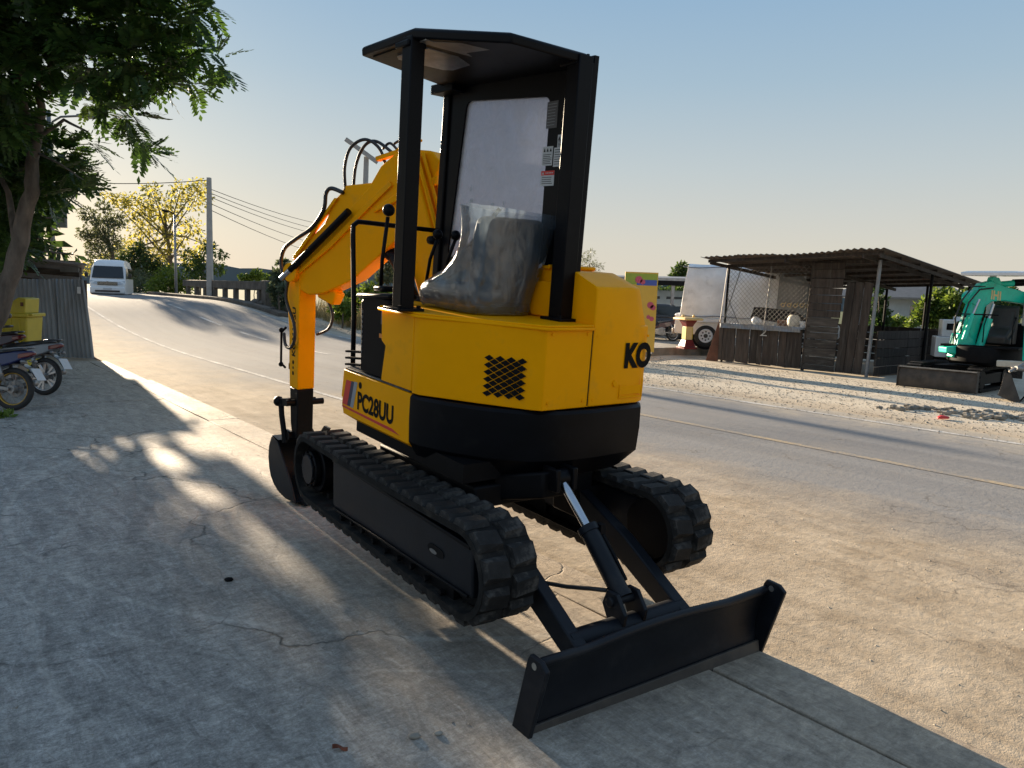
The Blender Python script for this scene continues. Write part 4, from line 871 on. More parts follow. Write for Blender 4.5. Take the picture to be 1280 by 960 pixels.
bw = MB(); a = AT(96, 350, Dh+1.6); c = AT(-100, 340, Dh+1.6); bw.box(c.x, a.x, a.y, a.y+.05, 0, r0.z+.1); bw.build('back_wall', M_wood, HU)
ls = MB(); a = AT(60, 338, Dh-.14); ls.box(a.x-.55, a.x+.75, a.y-.02, a.y, a.z-.02, a.z+.10); ls.build('board', M_sheet, HU)
# wheelie bin
bn_ = G(27, 468); bz = Vector((bn_.x, bn_.y, 0))
BI = thing('wheelie_bin', 'yellow plastic wheelie bin standing in front of the corrugated fence', 'bin', bz, local=True, rotz=.12); BI.scale = (1.0, 1.0, 1.14)
b = MB(); b.loft([[(-.21, -.24, .06), (.21, -.24, .06), (.21, .24, .06), (-.21, .24, .06)], [(-.27, -.30, .93), (.27, -.30, .93), (.27, .30, .93), (-.27, .30, .93)]]); b.build('body', M_binyel, BI, bevel=.03, seg=3)
b = MB(); b.box(-.30, .30, -.34, .33, .93, .985); b.box(-.31, .36, -.30, -.22, .95, .99); b.build('rim', M_binyel, BI, bevel=.012)
for x in (-.14, 0, .14):
    b = MB(); b.box(x-.008, x+.008, -.315, -.285, .45, .9); b.build('rib', M_binyel, BI, bevel=.004)
b = MB(); b.prism([(-.26, -.30, .985), (.24, -.30, .985), (.245, -.26, 1.22), (.12, -.26, 1.235), (-.10, -.27, 1.10)], (0, .5, 0)); lid = b.build('lid', M_binyel, BI, bevel=.015)
b = MB(); b.box(.17, .22, -.302, -.300, 1.10, 1.16); b.build('label', M_rust, lid)
for x in (-.22, .22):
    b = MB(); b.cyl((x-.03, .24, .1), (x+.03, .24, .1), .1, 18); b.build('wheel', M_tyre, BI, auto=35)
# ------------------------------------------------------------------ motorbikes (local: x forward, rear axle over the origin)
def make_bike(label, loc, rotz, fair, tail, spoked, rimm, plate_tilt=.35, lean=.10):
    t = thing('motorbike', label, 'motorbike', loc, 'motorbikes parked under the tree', rotz, local=True)
    T = Matrix.Rotation(lean, 4, 'X')
    N = lambda: MB(T)
    R = .285
    for wx in (0, 1.24):
        b = N(); b.torus((wx, 0, R), (0, 1, 0), R-.040, .040, 40, 12, .95); w = b.build('wheel', M_tyre, t, smooth=True)
        b = N(); b.torus((wx, 0, R), (0, 1, 0), R-.072, .016, 40, 8, 1.5); b.build('rim', rimm, w, smooth=True)
        b = N(); b.cyl((wx, -.06, R), (wx, .06, R), .055, 18); b.build('hub', M_steel, w, auto=35)
        b = N()
        if spoked:
            for k in range(18):
                a = k*math.tau/18; s_ = .03 if k % 2 else -.03; b.cyl((wx+.05*math.cos(a+.3), s_, R+.05*math.sin(a+.3)), (wx+.205*math.cos(a), 0, R+.205*math.sin(a)), .0035, 5)
        else:
            for k in range(5):
                a = k*math.tau/5
                for da in (-.22, .22): b.bar((wx+.04*math.cos(a), 0, R+.04*math.sin(a)), (wx+.21*math.cos(a+da), 0, R+.21*math.sin(a+da)), .03, .02, (0, 1, 0))
        b.build('spokes', rimm if not spoked else M_steel, w)
    b = N(); b.torus((0, -.05, R), (0, 1, 0), .105, .008, 24, 6); b.cyl((.0, -.035, R), (0, -.05, R), .1, 20); b.build('brake_disc', M_steel, t, auto=35)
    b = N()
    for y in (-.085, .085): b.bar((0, y, R), (.46, y, .33), .03, .045)
    b.build('swing_arm', M_steel, t, bevel=.005)
    for y in (-.11, .11):
        b = N(); b.tube([(.03, y, .34), (.16, y, .66)], .013, 8); b.tube([(.05+.022*math.cos(0), y, .40), (.135, y, .61)], .03, 10); b.build('shock_absorber', M_steel, t, smooth=True)
    b = N(); b.tube([(.55, -.10, .24), (.30, -.13, .22), (.15, -.14, .27)], .018, 8); b.tube([(.15, -.14, .27), (-.20, -.16, .37)], .042, 14); b.build('exhaust', M_steel, t, smooth=True)
    b = N(); b.loft([[(x, -w, z0), (x, w, z0), (x, w, z1), (x, -w, z1)] for x, w, z0, z1 in ((.38, .10, .24, .50), (.55, .13, .20, .52), (.80, .12, .24, .46), (.92, .08, .30, .42))]); b.build('engine', M_steel, t, bevel=.02)
    # tail fairing under the seat, sweeping up and back
    b = N(); b.loft([[(x, -w, z0), (x, w, z0), (x, w*.85, z1), (x, -w*.85, z1)] for x, w, z0, z1 in ((.66, .09, .50, .66), (.45, .12, .50, .70), (.20, .12, .55, .74), (-.02, .10, .62, .785), (-.20, .065, .70, .80), (-.27, .04, .745, .80))]); b.build('tail_fairing', fair, t, bevel=.02, seg=3)
    b = N(); b.loft([[(x, -w, z0), (x, w, z0), (x, w*.8, z1), (x, -w*.8, z1)] for x, w, z0, z1 in ((.70, .07, .68, .735), (.52, .12, .70, .76), (.25, .125, .735, .80), (.0, .10, .775, .835), (-.14, .06, .80, .835))]); b.build('saddle', M_bikeblack, t, bevel=.018, seg=3)
    b = N(); b.loft([[(x, -w, z0), (x, w, z0), (x, w, z1), (x, -w, z1)] for x, w, z0, z1 in ((-.10, .085, .685, .755), (-.22, .065, .715, .78), (-.285, .03, .75, .785))]); b.build('tail_light', M_taillight, t, bevel=.012)
    b = N(); b.tube([(.10, -.13, .80), (-.14, -.12, .835), (-.24, -.04, .845), (-.24, .04, .845), (-.14, .12, .835), (.10, .13, .80)], .012, 8); b.build('grab_rail', M_silver if tail else M_bikeblack, t, smooth=True)
    # rear mudguard with plate
    b = N(); pts = [(.18, .58), (.0, .625), (-.14, .62), (-.25, .56), (-.33, .46)]
    b.loft([[(x, -.06, z), (x, .06, z), (x-.01, .06, z-.018), (x-.01, -.06, z-.018)] for x, z in pts]); b.build('rear_mudguard', M_bikeblack, t, bevel=.004)
    pc = Vector((-.30, 0, .55)); dn = Vector((-.55, 0, -.83)).normalized()
    if plate_tilt: 
        nx = Vector((dn.z, 0, -dn.x))
        b = N(); q = [pc+Vector((0, -.085, 0))-dn*.02, pc+Vector((0, .085, 0))-dn*.02, pc+Vector((0, .085, 0))+dn*.165, pc+Vector((0, -.085, 0))+dn*.165]; b.prism(q, nx*.006); pl = b.build('number_plate', M_plate, t, bevel=.002)
        b = N()
        for r, (v0, nn) in enumerate(((.02, 4), (.09, 5))):
            for k in range(nn):
                y = -.075+.15*k/(nn-1)-.008; o = pc+dn*v0+nx*.0075 if False else pc+dn*v0-nx*.0015
                b.prism([o+Vector((0, y, 0)), o+Vector((0, y+.016, 0)), o+Vector((0, y+.016, 0))+dn*.045, o+Vector((0, y, 0))+dn*.045], -nx*.0006)
        b.build('print', M_print, pl)
    for y in (-.10, .10):
        b = N(); b.cyl((-.18, y*.3, .66), (-.19, y, .655), .008, 6); b.sphere((-.20, y*1.15, .655), .032, 10, (1, 1, .8)); b.build('indicator', M_silver, t, smooth=True)
    # step-through body, leg shield, front end
    b = N(); b.loft([[(x, -w, z0), (x, w, z0), (x, w, z1), (x, -w, z1)] for x, w, z0, z1 in ((.64, .075, .46, .64), (.78, .07, .44, .56), (.92, .08, .50, .66), (1.0, .09, .62, .84))]); b.build('centre_fairing', fair, t, bevel=.02)
    b = N(); b.loft([[(x, -w, z), (x, w, z), (x+.07, w*.8, z+.01), (x+.07, -w*.8, z+.01)] for x, w, z in ((.86, .13, .36), (.93, .20, .55), (.99, .19, .75), (1.03, .13, .90))]); b.build('leg_shield', fair, t, bevel=.015)
    for y in (-.075, .075):
        b = N(); b.tube([(1.24, y, R), (1.08, y, .76)], .022, 10); b.build('fork_leg', M_steel, t, smooth=True)
    b = N(); b.tube([(1.04, 0, .80), (.98, 0, .98)], .025, 8); b.tube([(.93, -.34, 1.02), (.98, -.18, 1.0), (.98, .18, 1.0), (.93, .34, 1.02)], .013, 8)
    for s_ in (-1, 1): b.tube([(.93, s_*.24, 1.02), (.90, s_*.35, 1.03)], .019, 10)
    b.build('handlebar', M_bikeblack, t, smooth=True)
    b = N(); b.loft([[(x, -w, z0), (x, w, z0), (x, w, z1), (x, -w, z1)] for x, w, z0, z1 in ((.93, .09, .98, 1.05), (1.02, .10, .92, 1.06), (1.10, .07, .93, 1.02))]); hl = b.build('headlight_cowl', fair, t, bevel=.02)
    for s_ in (-1, 1):
        b = N(); b.tube([(.94, s_*.20, 1.03), (.92, s_*.27, 1.16)], .007, 6); b.sphere((.92, s_*.29, 1.19), .06, 12, (.25, 1, .7)); b.build('mirror', M_bikeblack, t, smooth=True)
    b = N(); b.loft([[(1.24+.325*math.cos(a), -.055, R+.325*math.sin(a)), (1.24+.325*math.cos(a), .055, R+.325*math.sin(a)), (1.24+.315*math.cos(a), .055, R+.315*math.sin(a)), (1.24+.315*math.cos(a), -.055, R+.315*math.sin(a))] for a in np.linspace(.5, 2.7, 10)]); b.build('front_mudguard', fair, t)
    b = N(); b.tube([(.50, .10, .20), (.42, .30, .02)], .012, 8); b.build('side_stand', M_steel, t)
    return t
def wheel_at(px, py): p = G(px, py); return (p.x, p.y, 0)
make_bike('blue motorbike nearest the camera with a gold rimmed spoked rear wheel', wheel_at(16, 513), math.radians(176), M_bikeblue, True, True, pm('gold_rim', (.45, .28, .06), .35, .8, .1, 9, 0))
make_bike('black and silver motorbike with an alloy rear wheel, next to the yellow bin', wheel_at(55, 494), math.radians(171), M_silver, False, False, M_alloy)
make_bike('dark red motorbike farthest from the camera, half hidden behind the tree trunk', wheel_at(9, 476), math.radians(186), M_bikered, False, False, M_alloy, 0)
# ------------------------------------------------------------------ street lamp with the back of a sign board, in the tree
D = 21.5
pb, ptop = AT(66, 325, D), AT(60.5, 138, D)
pb.z = 0
SL = thing('street_lamp', 'steel street lamp pole rising through the tree behind the lean-to shed', 'street lamp', (pb.x, pb.y, 0))
b = MB(); b.tube([(pb.x, pb.y, 0), (ptop.x, ptop.y, ptop.z)], .075, 12, .055); b.build('pole', M_galv, SL, smooth=True)
b = MB(); b.tube([AT(62, 165, D), AT(66, 152, D), AT(76, 146, D), AT(98, 145, D-.05)], .03, 8); b.build('lamp_arm', M_galv, SL, smooth=True)
a = AT(97, 145, D-.05); b = MB(); b.loft([[(a.x+x, a.y-w, a.z-h), (a.x+x, a.y+w, a.z-h), (a.x+x, a.y+w, a.z+.05), (a.x+x, a.y-w, a.z+.05)] for x, w, h in ((-.02, .05, .03), (.15, .12, .06), (.55, .10, .05), (.68, .04, .02))]); b.build('lamp_head', M_galv, SL, bevel=.02)
s0, s1 = AT(59, 241, D-.1), AT(84, 285, D-.1)
SG = thing('sign_board', 'back of a grey steel sign board clamped to the street lamp pole', 'sign', (s0.x, s0.y, s1.z))
b = MB(); b.box(s0.x, s1.x, s0.y-.02, s0.y+.02, s1.z, s0.z); b.build('board', M_galv, SG, bevel=.004)
for z in (s0.z-.25, s1.z+.25):
    b = MB(); b.box(s0.x+.02, s1.x-.04, s0.y-.05, s0.y-.02, z-.03, z+.03); b.build('clamp', M_steel, SG)
for x in (s0.x+.02, s1.x-.05):
    b = MB(); b.box(x, x+.04, s0.y-.04, s0.y-.02, s1.z, s0.z); b.build('stiffener', M_galv, SG)
# ------------------------------------------------------------------ the van coming over the bridge (local: x forward)
vp = AT(141, 373.5, 45.0)
VA = thing('van', 'white high roofed passenger van coming over the crest of the road', 'van', (vp.x, vp.y, vp.z), None, math.radians(-90+22), local=True)
b = MB(); W = .93
sec = [(-2.55, .55, 2.05, .86), (-2.5, .30, 2.22, .90), (-1.2, .30, 2.27, .92), (.9, .30, 2.25, .93), (1.45, .30, 2.12, .93), (1.75, .30, 1.90, .92)]
def vsec(x, z0, z1, w): return [(x, -w, z0), (x, w, z0), (x, w, 1.15), (x, w*.93, 1.75 if z1 > 1.76 else z1-.02), (x, w*.80, z1-.05 if z1 > 1.8 else z1), (x, w*.55, z1+.0), (x, -w*.55, z1+.0), (x, -w*.80, z1-.05 if z1 > 1.8 else z1), (x, -w*.93, 1.75 if z1 > 1.76 else z1-.02), (x, -w, 1.15)]
b.loft([vsec(*q) for q in sec]+[[(2.28, -.90, .30), (2.28, .90, .30), (2.28, .90, .98), (2.18, .84, 1.12), (2.16, .74, 1.17), (2.15, .5, 1.19), (2.15, -.5, 1.19), (2.16, -.74, 1.17), (2.18, -.84, 1.12), (2.28, -.90, .98)], [(2.42, -.84, .34), (2.42, .84, .34), (2.42, .84, .85), (2.38, .80, .98), (2.36, .70, 1.02), (2.36, .5, 1.04), (2.36, -.5, 1.04), (2.36, -.70, 1.02), (2.38, -.80, .98), (2.42, -.84, .85)]]); b.build('body', M_white, VA, bevel=.05, seg=3)
b = MB(); b.prism([(2.19, -.80, 1.20), (2.19, .80, 1.20), (1.80, .72, 1.86), (1.80, -.72, 1.86)], (.02, 0, .012)); b.build('windscreen', M_glass, VA, bevel=.004)
for s_ in (-1, 1):
    b = MB(); b.prism([(1.95, s_*.915, 1.18), (.9, s_*.935, 1.18), (.9, s_*.872, 1.78), (1.65, s_*.865, 1.74)], (0, s_*.012, 0)); b.build('side_window', M_glass, VA)
    b = MB(); b.prism([(.8, s_*.935, 1.18), (-2.3, s_*.92, 1.18), (-2.3, s_*.86, 1.78), (.8, s_*.872, 1.78)], (0, s_*.012, 0)); b.build('side_window', M_glass, VA)
    b = MB(); b.loft([[(2.40, s_*.52, .84), (2.36, s_*.84, .88), (2.30, s_*.86, 1.06), (2.36, s_*.52, .99)], [(2.43, s_*.52, .84), (2.39, s_*.84, .88), (2.33, s_*.87, 1.06), (2.39, s_*.52, .99)]]); b.build('headlight', M_alloy, VA)
    b = MB(); b.bar((1.95, s_*.92, 1.25), (2.0, s_*1.06, 1.28), .04, .04); b.box(1.92, 2.02, *sorted((s_*1.0, s_*1.18)), 1.22, 1.46); b.build('mirror', M_bikeblack, VA, bevel=.02)
    for x in (1.55, -1.45):
        b = MB(); b.torus((x, s_*.80, .32), (0, 1, 0), .24, .09, 28, 10, 1.1); w = b.build('wheel', M_tyre, VA, smooth=True); b = MB(); b.cyl((x, s_*.78, .32), (x, s_*.89, .32), .19, 20); b.build('rim', M_alloy, w, auto=35)
b = MB()
for k in range(3): b.box(2.42, 2.44, -.50, .50, .84+k*.045, .862+k*.045)
b.build('grille', M_chrome, VA)
b = MB(); b.box(2.405, 2.425, -.5, .5, .80, .98); b.build('grille_back', M_bikeblack, VA)
b = MB(); b.box(2.30, 2.50, -.88, .88, .36, .70); b.build('bumper', M_white, VA, bevel=.05, seg=3)
b = MB(); b.box(2.45, 2.51, -.62, .62, .42, .52); b.build('air_intake', M_bikeblack, VA)
b = MB(); b.box(2.505, 2.515, -.22, .22, .54, .66); b.build('number_plate', M_plate, VA)
b = MB(); b.box(-2.4, 2.3, -.8, .8, .18, .34); b.build('underbody', M_bikeblack, VA)
b = MB(); b.box(2.39, 2.41, -.05, .05, .99, 1.02); b.build('badge', M_chrome, VA)
for y in (-.4, .25):
    b = MB(); b.bar((2.21, y, 1.20), (2.06, y+.5, 1.43), .02, .02); b.build('wiper', M_bikeblack, VA)
# ------------------------------------------------------------------ bridge parapet
nb = 12.75
sr_, sl2 = s_at(334, nb), s_at(231, nb)
z0 = float(rise((sr_+sl2)/2))
pa = SN(sr_, nb, z0)
BR = thing('bridge_parapet', 'old concrete bridge parapet on stubby posts beyond the far lane', 'bridge railing', tuple(pa))
def road_box(b, s0, s1, n0, n1, z0a, z1a, z0b, z1b):
    q = lambda s, n, z: SN(s, n, z)
    b.loft([[q(s0, n0, z0a), q(s0, n1, z0a), q(s0, n1, z1a), q(s0, n0, z1a)], [q(s1, n0, z0b), q(s1, n1, z0b), q(s1, n1, z1b), q(s1, n0, z1b)]])
zr_, zl_ = float(rise(sr_)), float(rise(sl2))
b = MB(); road_box(b, sr_, sl2, nb-.12, nb+.12, zr_+.82, zr_+1.22, zl_+.62, zl_+1.0); b.build('rail_beam', M_bridge, BR, bevel=.03)
k = 8
for i in range(k):
    t = (i+.55)/k; s_ = sr_+(sl2-sr_)*t; z = float(rise(s_)); b = MB(); road_box(b, s_-.16, s_+.16, nb-.10, nb+.10, z-.1, zr_+.85+(zl_-zr_-.2)*t, z-.1, zr_+.85+(zl_-zr_-.2)*t); b.build('post', M_bridge, BR, bevel=.02)
b = MB(); road_box(b, sr_-.35, sr_+.22, nb-.2, nb+.3, zr_-.2, zr_+1.25, zr_-.2, zr_+1.27); b.build('end_block', M_bridge, BR, bevel=.04)
kb = MB(); s0 = s_at(352, 12.2); s1 = s_at(186, 12.2); m = 14
ring = []
for i in range(m+1):
    s_ = s0+(s1-s0)*i/m; z = float(rise(s_)); ring.append([SN(s_, 12.05, z-.1), SN(s_, 12.55, z-.1), SN(s_, 12.55, z+.17), SN(s_, 12.05, z+.17)])
kb.loft(ring); o = kb.build('kerb', M_bridge, None, bevel=.03); o['kind'] = 'structure'
for i, (px, py, r) in enumerate(((336, 377, .42), (352, 380, .34), (322, 374, .3))):
    p = SN(s_at(px, 12.9), 12.9); p.z = float(rise(s_at(px, 12.9)))+r*.3; b = MB(); b.sphere(p, r, 10, (1.4, 1, .7)); o = b.build('boulder', M_bridge, None); dsp = o.modifiers.new('d', 'DISPLACE'); tx = bpy.data.textures.new('rock', 'CLOUDS'); tx.noise_scale = .35; dsp.texture = tx; dsp.strength = .25
    tag(o, ('squat broken concrete lump at the near end of the bridge parapet', 'broken concrete lump nearest the excavator boom at the road edge', 'smallest concrete lump at the foot of the parapet end block')[i], 'boulder')
# ------------------------------------------------------------------ poles and wires
def wire(name, a, b_, sag, label, r=.012):
    a, b_ = Vector(a), Vector(b_); m = MB(); m.tube([a.lerp(b_, t)-Vector((0, 0, sag*4*t*(1-t))) for t in np.linspace(0, 1, 14)], r, 5); o = m.build(name, M_blackm, None, smooth=True); tag(o, label, 'wire', 'overhead wires')
D = 41.0; a0, a1 = AT(262.5, 352, D), AT(261, 222, D)
PO = thing('utility_pole', 'pale concrete utility pole beyond the bridge parapet', 'utility pole', (a0.x, a0.y, 0), 'concrete utility poles')
b = MB(); b.loft([[(a0.x-w, a0.y-w, z), (a0.x+w, a0.y-w, z), (a0.x+w, a0.y+w, z), (a0.x-w, a0.y+w, z)] for z, w in ((-.2, .16), (a1.z, .10))]); b.build('pole', M_pole, PO, bevel=.02)
b = MB(); b.bar((a1.x-.05, a1.y-.14, a1.z-.35), (a1.x-.28, a1.y-.14, a1.z-.35), .04, .04); b.build('bracket', M_steel, PO)
for k, (y0, y1) in enumerate(((236, 268), (241, 276), (246, 283), (254, 297), (262, 310))):
    wire('overhead_wire', AT(262, y0, D), AT(440, y1+16, 90), .5, ('topmost', 'second', 'third', 'fourth', 'lowest')[k]+' of the wires running right from the concrete utility pole', .018)
wire('overhead_wire', AT(261, 225, D), AT(-40, 214, 36), .35, 'single wire running left from the concrete utility pole over the yellow tree', .02)
D = 47.0; a0, a1 = AT(220, 335, D), AT(218, 268, D)
P3 = thing('street_lamp', 'dark slim street lamp in front of the yellow flowering tree', 'street lamp', (a0.x, a0.y, .5))
b = MB(); b.tube([(a0.x, a0.y, .5), tuple(a1)], .09, 10, .06); b.build('pole', M_galv, P3, smooth=True)
b = MB(); c = AT(203, 263, D); b.tube([a1, a1.lerp(c, .5)+Vector((0, 0, .1)), c], .045, 8); b.bar(a1.lerp(c, .55), c, .25, .09); b.build('lamp_arm', M_blackm, P3)
D = 35.0; a0, a1 = AT(453, 355, D), AT(458, 196, D)
P2 = thing('utility_pole', 'grey utility pole with a slanting cross arm, partly hidden behind the yellow boom', 'utility pole', (a0.x, a0.y, 0), 'concrete utility poles')
b = MB(); b.loft([[(x-w, y-w, z), (x+w, y-w, z), (x+w, y+w, z), (x-w, y+w, z)] for x, y, z, w in ((a0.x-.04, a0.y, -.2, .14), (a1.x, a1.y, a1.z, .10))]); b.build('pole', M_pole, P2, bevel=.02)
b = MB(); b.bar(AT(432, 174, D-.2), AT(472, 203, D-.2), .12, .20); b.build('cross_arm', M_pole, P2, bevel=.01)
# ------------------------------------------------------------------ right side, across the road
# --- open timber shed with a corrugated roof
A1 = SN(*sn(G(1083, 471))); ux = Vector((.68, -.733, 0)).normalized(); LW = 4.45; A0 = A1-ux*LW; uy = Vector((-ux.y, ux.x, 0))      # along the front, into the depth
ST = Matrix(((ux.x, uy.x, 0, A0.x), (ux.y, uy.y, 0, A0.y), (0, 0, 1, 0), (0, 0, 0, 1)))
SH = thing('open_shed', 'dark weathered timber stall with a rusty corrugated roof across the road', 'shed', tuple(A0))
S_ = lambda: MB(ST)
def spx(px, py):                                            # picture point on the front plane of the shed
    d = Vector(ray(px, py)); o = Vector((0, 0, CAM_H)); t = (A0-o).dot(uy)/d.dot(uy); p = o+d*t; return (p-A0).dot(ux), p.z
DEP = 6.5
hl, hr = 2.55, 3.12
zf = lambda x: 3.05+.02*x
# planks of the counter front
x = 0.0; xe = spx(1003, 440)[0]; ztop = spx(950, 408)[1]
while x < xe-.06:
    w = random.choice((.16, .20, .24, .27, .30)); w = min(w, xe-x)
    b = S_(); z1 = ztop+random.uniform(-.05, .03)-.03*x/xe; k = random.uniform(-.012, .012); d = random.uniform(-.02, .02)
    b.prism([(x+.004, d, .02+random.uniform(0, .06)), (x+w-.006, d, .02+random.uniform(0, .05)), (x+w-.006+k, d, z1), (x+.004+k, d, z1)], (0, .028, 0)); b.build('plank', M_wood, SH, bevel=.004); x += w
p2x, p2z = spx(962, 416)
decal('chalk_mark', '2', M_chalk, SH, (p2x-.28, -.03, p2z-.10), (.22, 0, 0), (0, 0, .22), -.0, ST, .012)
# horizontally boarded pier
bx0, bx1 = spx(1005, 440)[0], spx(1044, 440)[0]
lean = .10; z = .03; ztp = 2.95
while z < ztp-.05:
    h = random.choice((.16, .19, .22, .25)); h = min(h, ztp-z); d = random.uniform(-.018, .018); m = M_woodh if z < 1.45 else M_wood
    b = S_(); s0, s1 = lean*z/ztp, lean*(z+h)/ztp
    b.prism([(bx0+s0, -.04+d, z+.006), (bx1+s0+random.uniform(-.02, .02), -.04+d, z+.006), (bx1+s1, -.04+d, z+h-.006), (bx0+s1, -.04+d, z+h-.004)], (0, .03, 0)); b.build('plank', m, SH, bevel=.004); z += h
# door of three upright boards
dx0, dx1 = bx1+.03, spx(1083, 440)[0]-.10
for i in range(3):
    w = (dx1-dx0)/3; b = S_(); d = random.uniform(-.012, .012)
    b.prism([(dx0+i*w+.004, -.01+d, .06), (dx0+(i+1)*w-.005, -.01+d, .05), (dx0+(i+1)*w-.005+.13, -.01+d, 2.42), (dx0+i*w+.004+.13, -.01+d, 2.45)], (0, .03, 0)); b.build('door_plank', M_wood, SH, bevel=.004)
# posts
def post(x, y, z1, r=.035, m=M_galv, sk=.0):
    b = S_(); b.cyl((x, y, 0), (x+sk, y, z1), r, 10); b.build('post', m, SH, smooth=False)
post(.12, .05, 2.85, .035, M_blackm, .05); post(LW, -.02, 3.0, .045, M_galv, .10); post(bx0-.03, .03, 3.0, .045, M_wood, .10)
post(.55, DEP*.72, 2.62, .04, M_blackm, .05); post(LW+.2, DEP*.5, 2.85, .04, M_blackm, .05); post(LW+.2, DEP, 2.58, .04, M_blackm, .05); post(2.2, DEP, 2.58, .04, M_blackm, .03); post(LW-1.0, DEP, 2.58, .04, M_blackm, .04)
b = S_(); b.tube([(.12, .02, 1.25), (.62, .02, 2.9)], .014, 6); b.tube([(.0, .02, 1.2), (.14, .04, 3.0)], .012, 6); b.tube([(1.45, .02, 1.2), (1.55, .03, 3.0)], .014, 6); b.tube([(.2, .01, 1.95), (.62, .01, 1.2)], .012, 6); b.build('wire_brace', M_mesh, SH)
# roof
RX0, RX1 = -.15, LW+.55
def roofz(x, y): return 3.00+.028*x-.070*y+.02*math.sin(x*1.7)
nS = 9; RY0, RY1 = -.95, DEP+.35
for i in range(nS):
    x0 = RX0+(RX1-RX0)*i/nS; x1 = RX0+(RX1-RX0)*(i+1)/nS+.06; V = []; F = []; n = 26; m = 4; dy = random.uniform(-.08, .08); dz = .008*(i % 2)
    if x0 > LW+.1: pass
    for a in range(n+1):
        x = x0+(x1-x0)*a/n
        for k in range(m+1):
            y = RY0+dy+(RY1-RY0-dy)*k/m; z = roofz(x, y)+.020*math.sin(x/.17*math.tau)+dz
            V += [(x, y, z), (x, y, z-.005)]
    for a in range(n):
        for k in range(m):
            p = (a*(m+1)+k)*2; q = p+2*(m+1); F += [(p, q, q+2, p+2), (p+1, p+3, q+3, q+1)]
            if k == 0: F.append((p, p+1, q+1, q))
            if k == m-1: F.append((p+2, q+2, q+3, p+3))
    for p in (range(m),):
        for k in p: F.append((k*2, k*2+2, k*2+3, k*2+1)); e = n*(m+1)*2; F.append((e+k*2, e+k*2+1, e+k*2+3, e+k*2+2))
    b = S_(); b.add(V, F); b.build('roof_sheet', M_roof, SH, auto=60)
for y in (-.75, .4, 1.7, 3.0, 4.3, 5.4, DEP):
    b = S_(); b.bar((RX0+.12, y, roofz(RX0, y)-.075), (RX1-.1, y, roofz(RX1, y)-.075), .05, .08); b.build('purlin', M_wood, SH)
for x in (.1, 2.4, LW, LW+.42):
    b = S_(); b.bar((x, RY0+.1, roofz(x, RY0+.1)-.15), (x, RY1-.1, roofz(x, RY1-.1)-.15), .05, .09); b.build('rafter', M_wood, SH)
b = S_(); b.bar((RX0+.2, .02, 2.86), (LW+.1, .0, 2.98), .05, .09); b.build('beam', M_wood, SH)
# counter top and tin edge
b = S_(); b.box(.05, xe, -.10, .75, ztop-.02, ztop+.03); b.build('counter_top', M_sheet, SH, bevel=.008)
corr = corr_sheet('tin_strip', ST @ Vector((.1, -.115, 0)), ST @ Vector((xe-.05, -.115, 0)), ztop+.05, M_galv, SH, pitch=.09, amp=.010, zb=ztop-.10)
# low board wall on the right, ending deep
for j in range(5):
    for i in range(3):
        z0 = .03+j*.235
        if z0 > 1.25: continue
        L = DEP*.95; y0 = .1+i*L/3
        b = S_(); b.box(LW+.12+random.uniform(-.015, .015), LW+.155, y0+.01, y0+L/3-.01, z0+.006, z0+.225); b.build('plank', M_wood, SH, bevel=.004)
b = S_()
for i in range(4):
    for j in range(5):
        pass
for j in range(5):
    for i in range(4):
        z0 = .03+j*.235; L = (LW+.1)/4; x0 = i*L
        b = S_(); b.box(x0+.01, x0+L-.01, DEP-.02+random.uniform(-.012, .012), DEP+.01, z0+.006, z0+.225); b.build('plank', M_wood, SH)
wd_ = S_(); wd_.box(LW+.16, LW+1.5, DEP*.62, DEP*.62+.03, .04, 1.20); 
for j in range(5):
    z0 = .04+j*.235; b = S_(); b.box(LW+.18, LW+2.6, DEP*.55+random.uniform(-.012, .012), DEP*.55+.035, z0+.006, z0+.225); b.build('plank', M_wood, SH, bevel=.004)
# chain link netting in the opening
b = S_(); st_ = .14
xs0, xs1, zs0, zs1 = .15, xe, ztop+.04, 2.95
k = -40
for k in range(-30, 40):
    for sg in (1, -1):
        c = xs0+k*st_ ; pts = []
        za, zb = zs0, zs1; xa = c if sg > 0 else c+(zs1-zs0); xb = xa+sg*(zb-za)
        # clip to the opening
        lo, hi = 0.0, 1.0; dx = xb-xa
        for (e, sgn_) in ((xs0, 1), (xs1, -1)):
            va, vb = (xa-e)*sgn_, (xb-e)*sgn_
            if va < 0 and vb < 0: lo, hi = 1, 0
            elif va < 0: lo = max(lo, va/(va-vb))
            elif vb < 0: hi = min(hi, va/(va-vb))
        if hi-lo > .03: b.cyl((xa+dx*lo, .03, za+(zb-za)*lo), (xa+dx*hi, .03, za+(zb-za)*hi), .0042, 4)
net = b.build('wire_netting', M_mesh, SH); net['kind'] = 'stuff'
# rusty sheet leaning on the left end
b = S_(); b.prism([(-.42, .02, .0), (-.02, .06, .0), (.0, .06, 1.30), (-.06, .05, 1.25)], (0, .02, 0)); o = b.build('rusty_sheet', M_rust, None, bevel=.004); tag(o, 'rusty brown steel sheet leaning against the end of the timber stall', 'metal sheet')
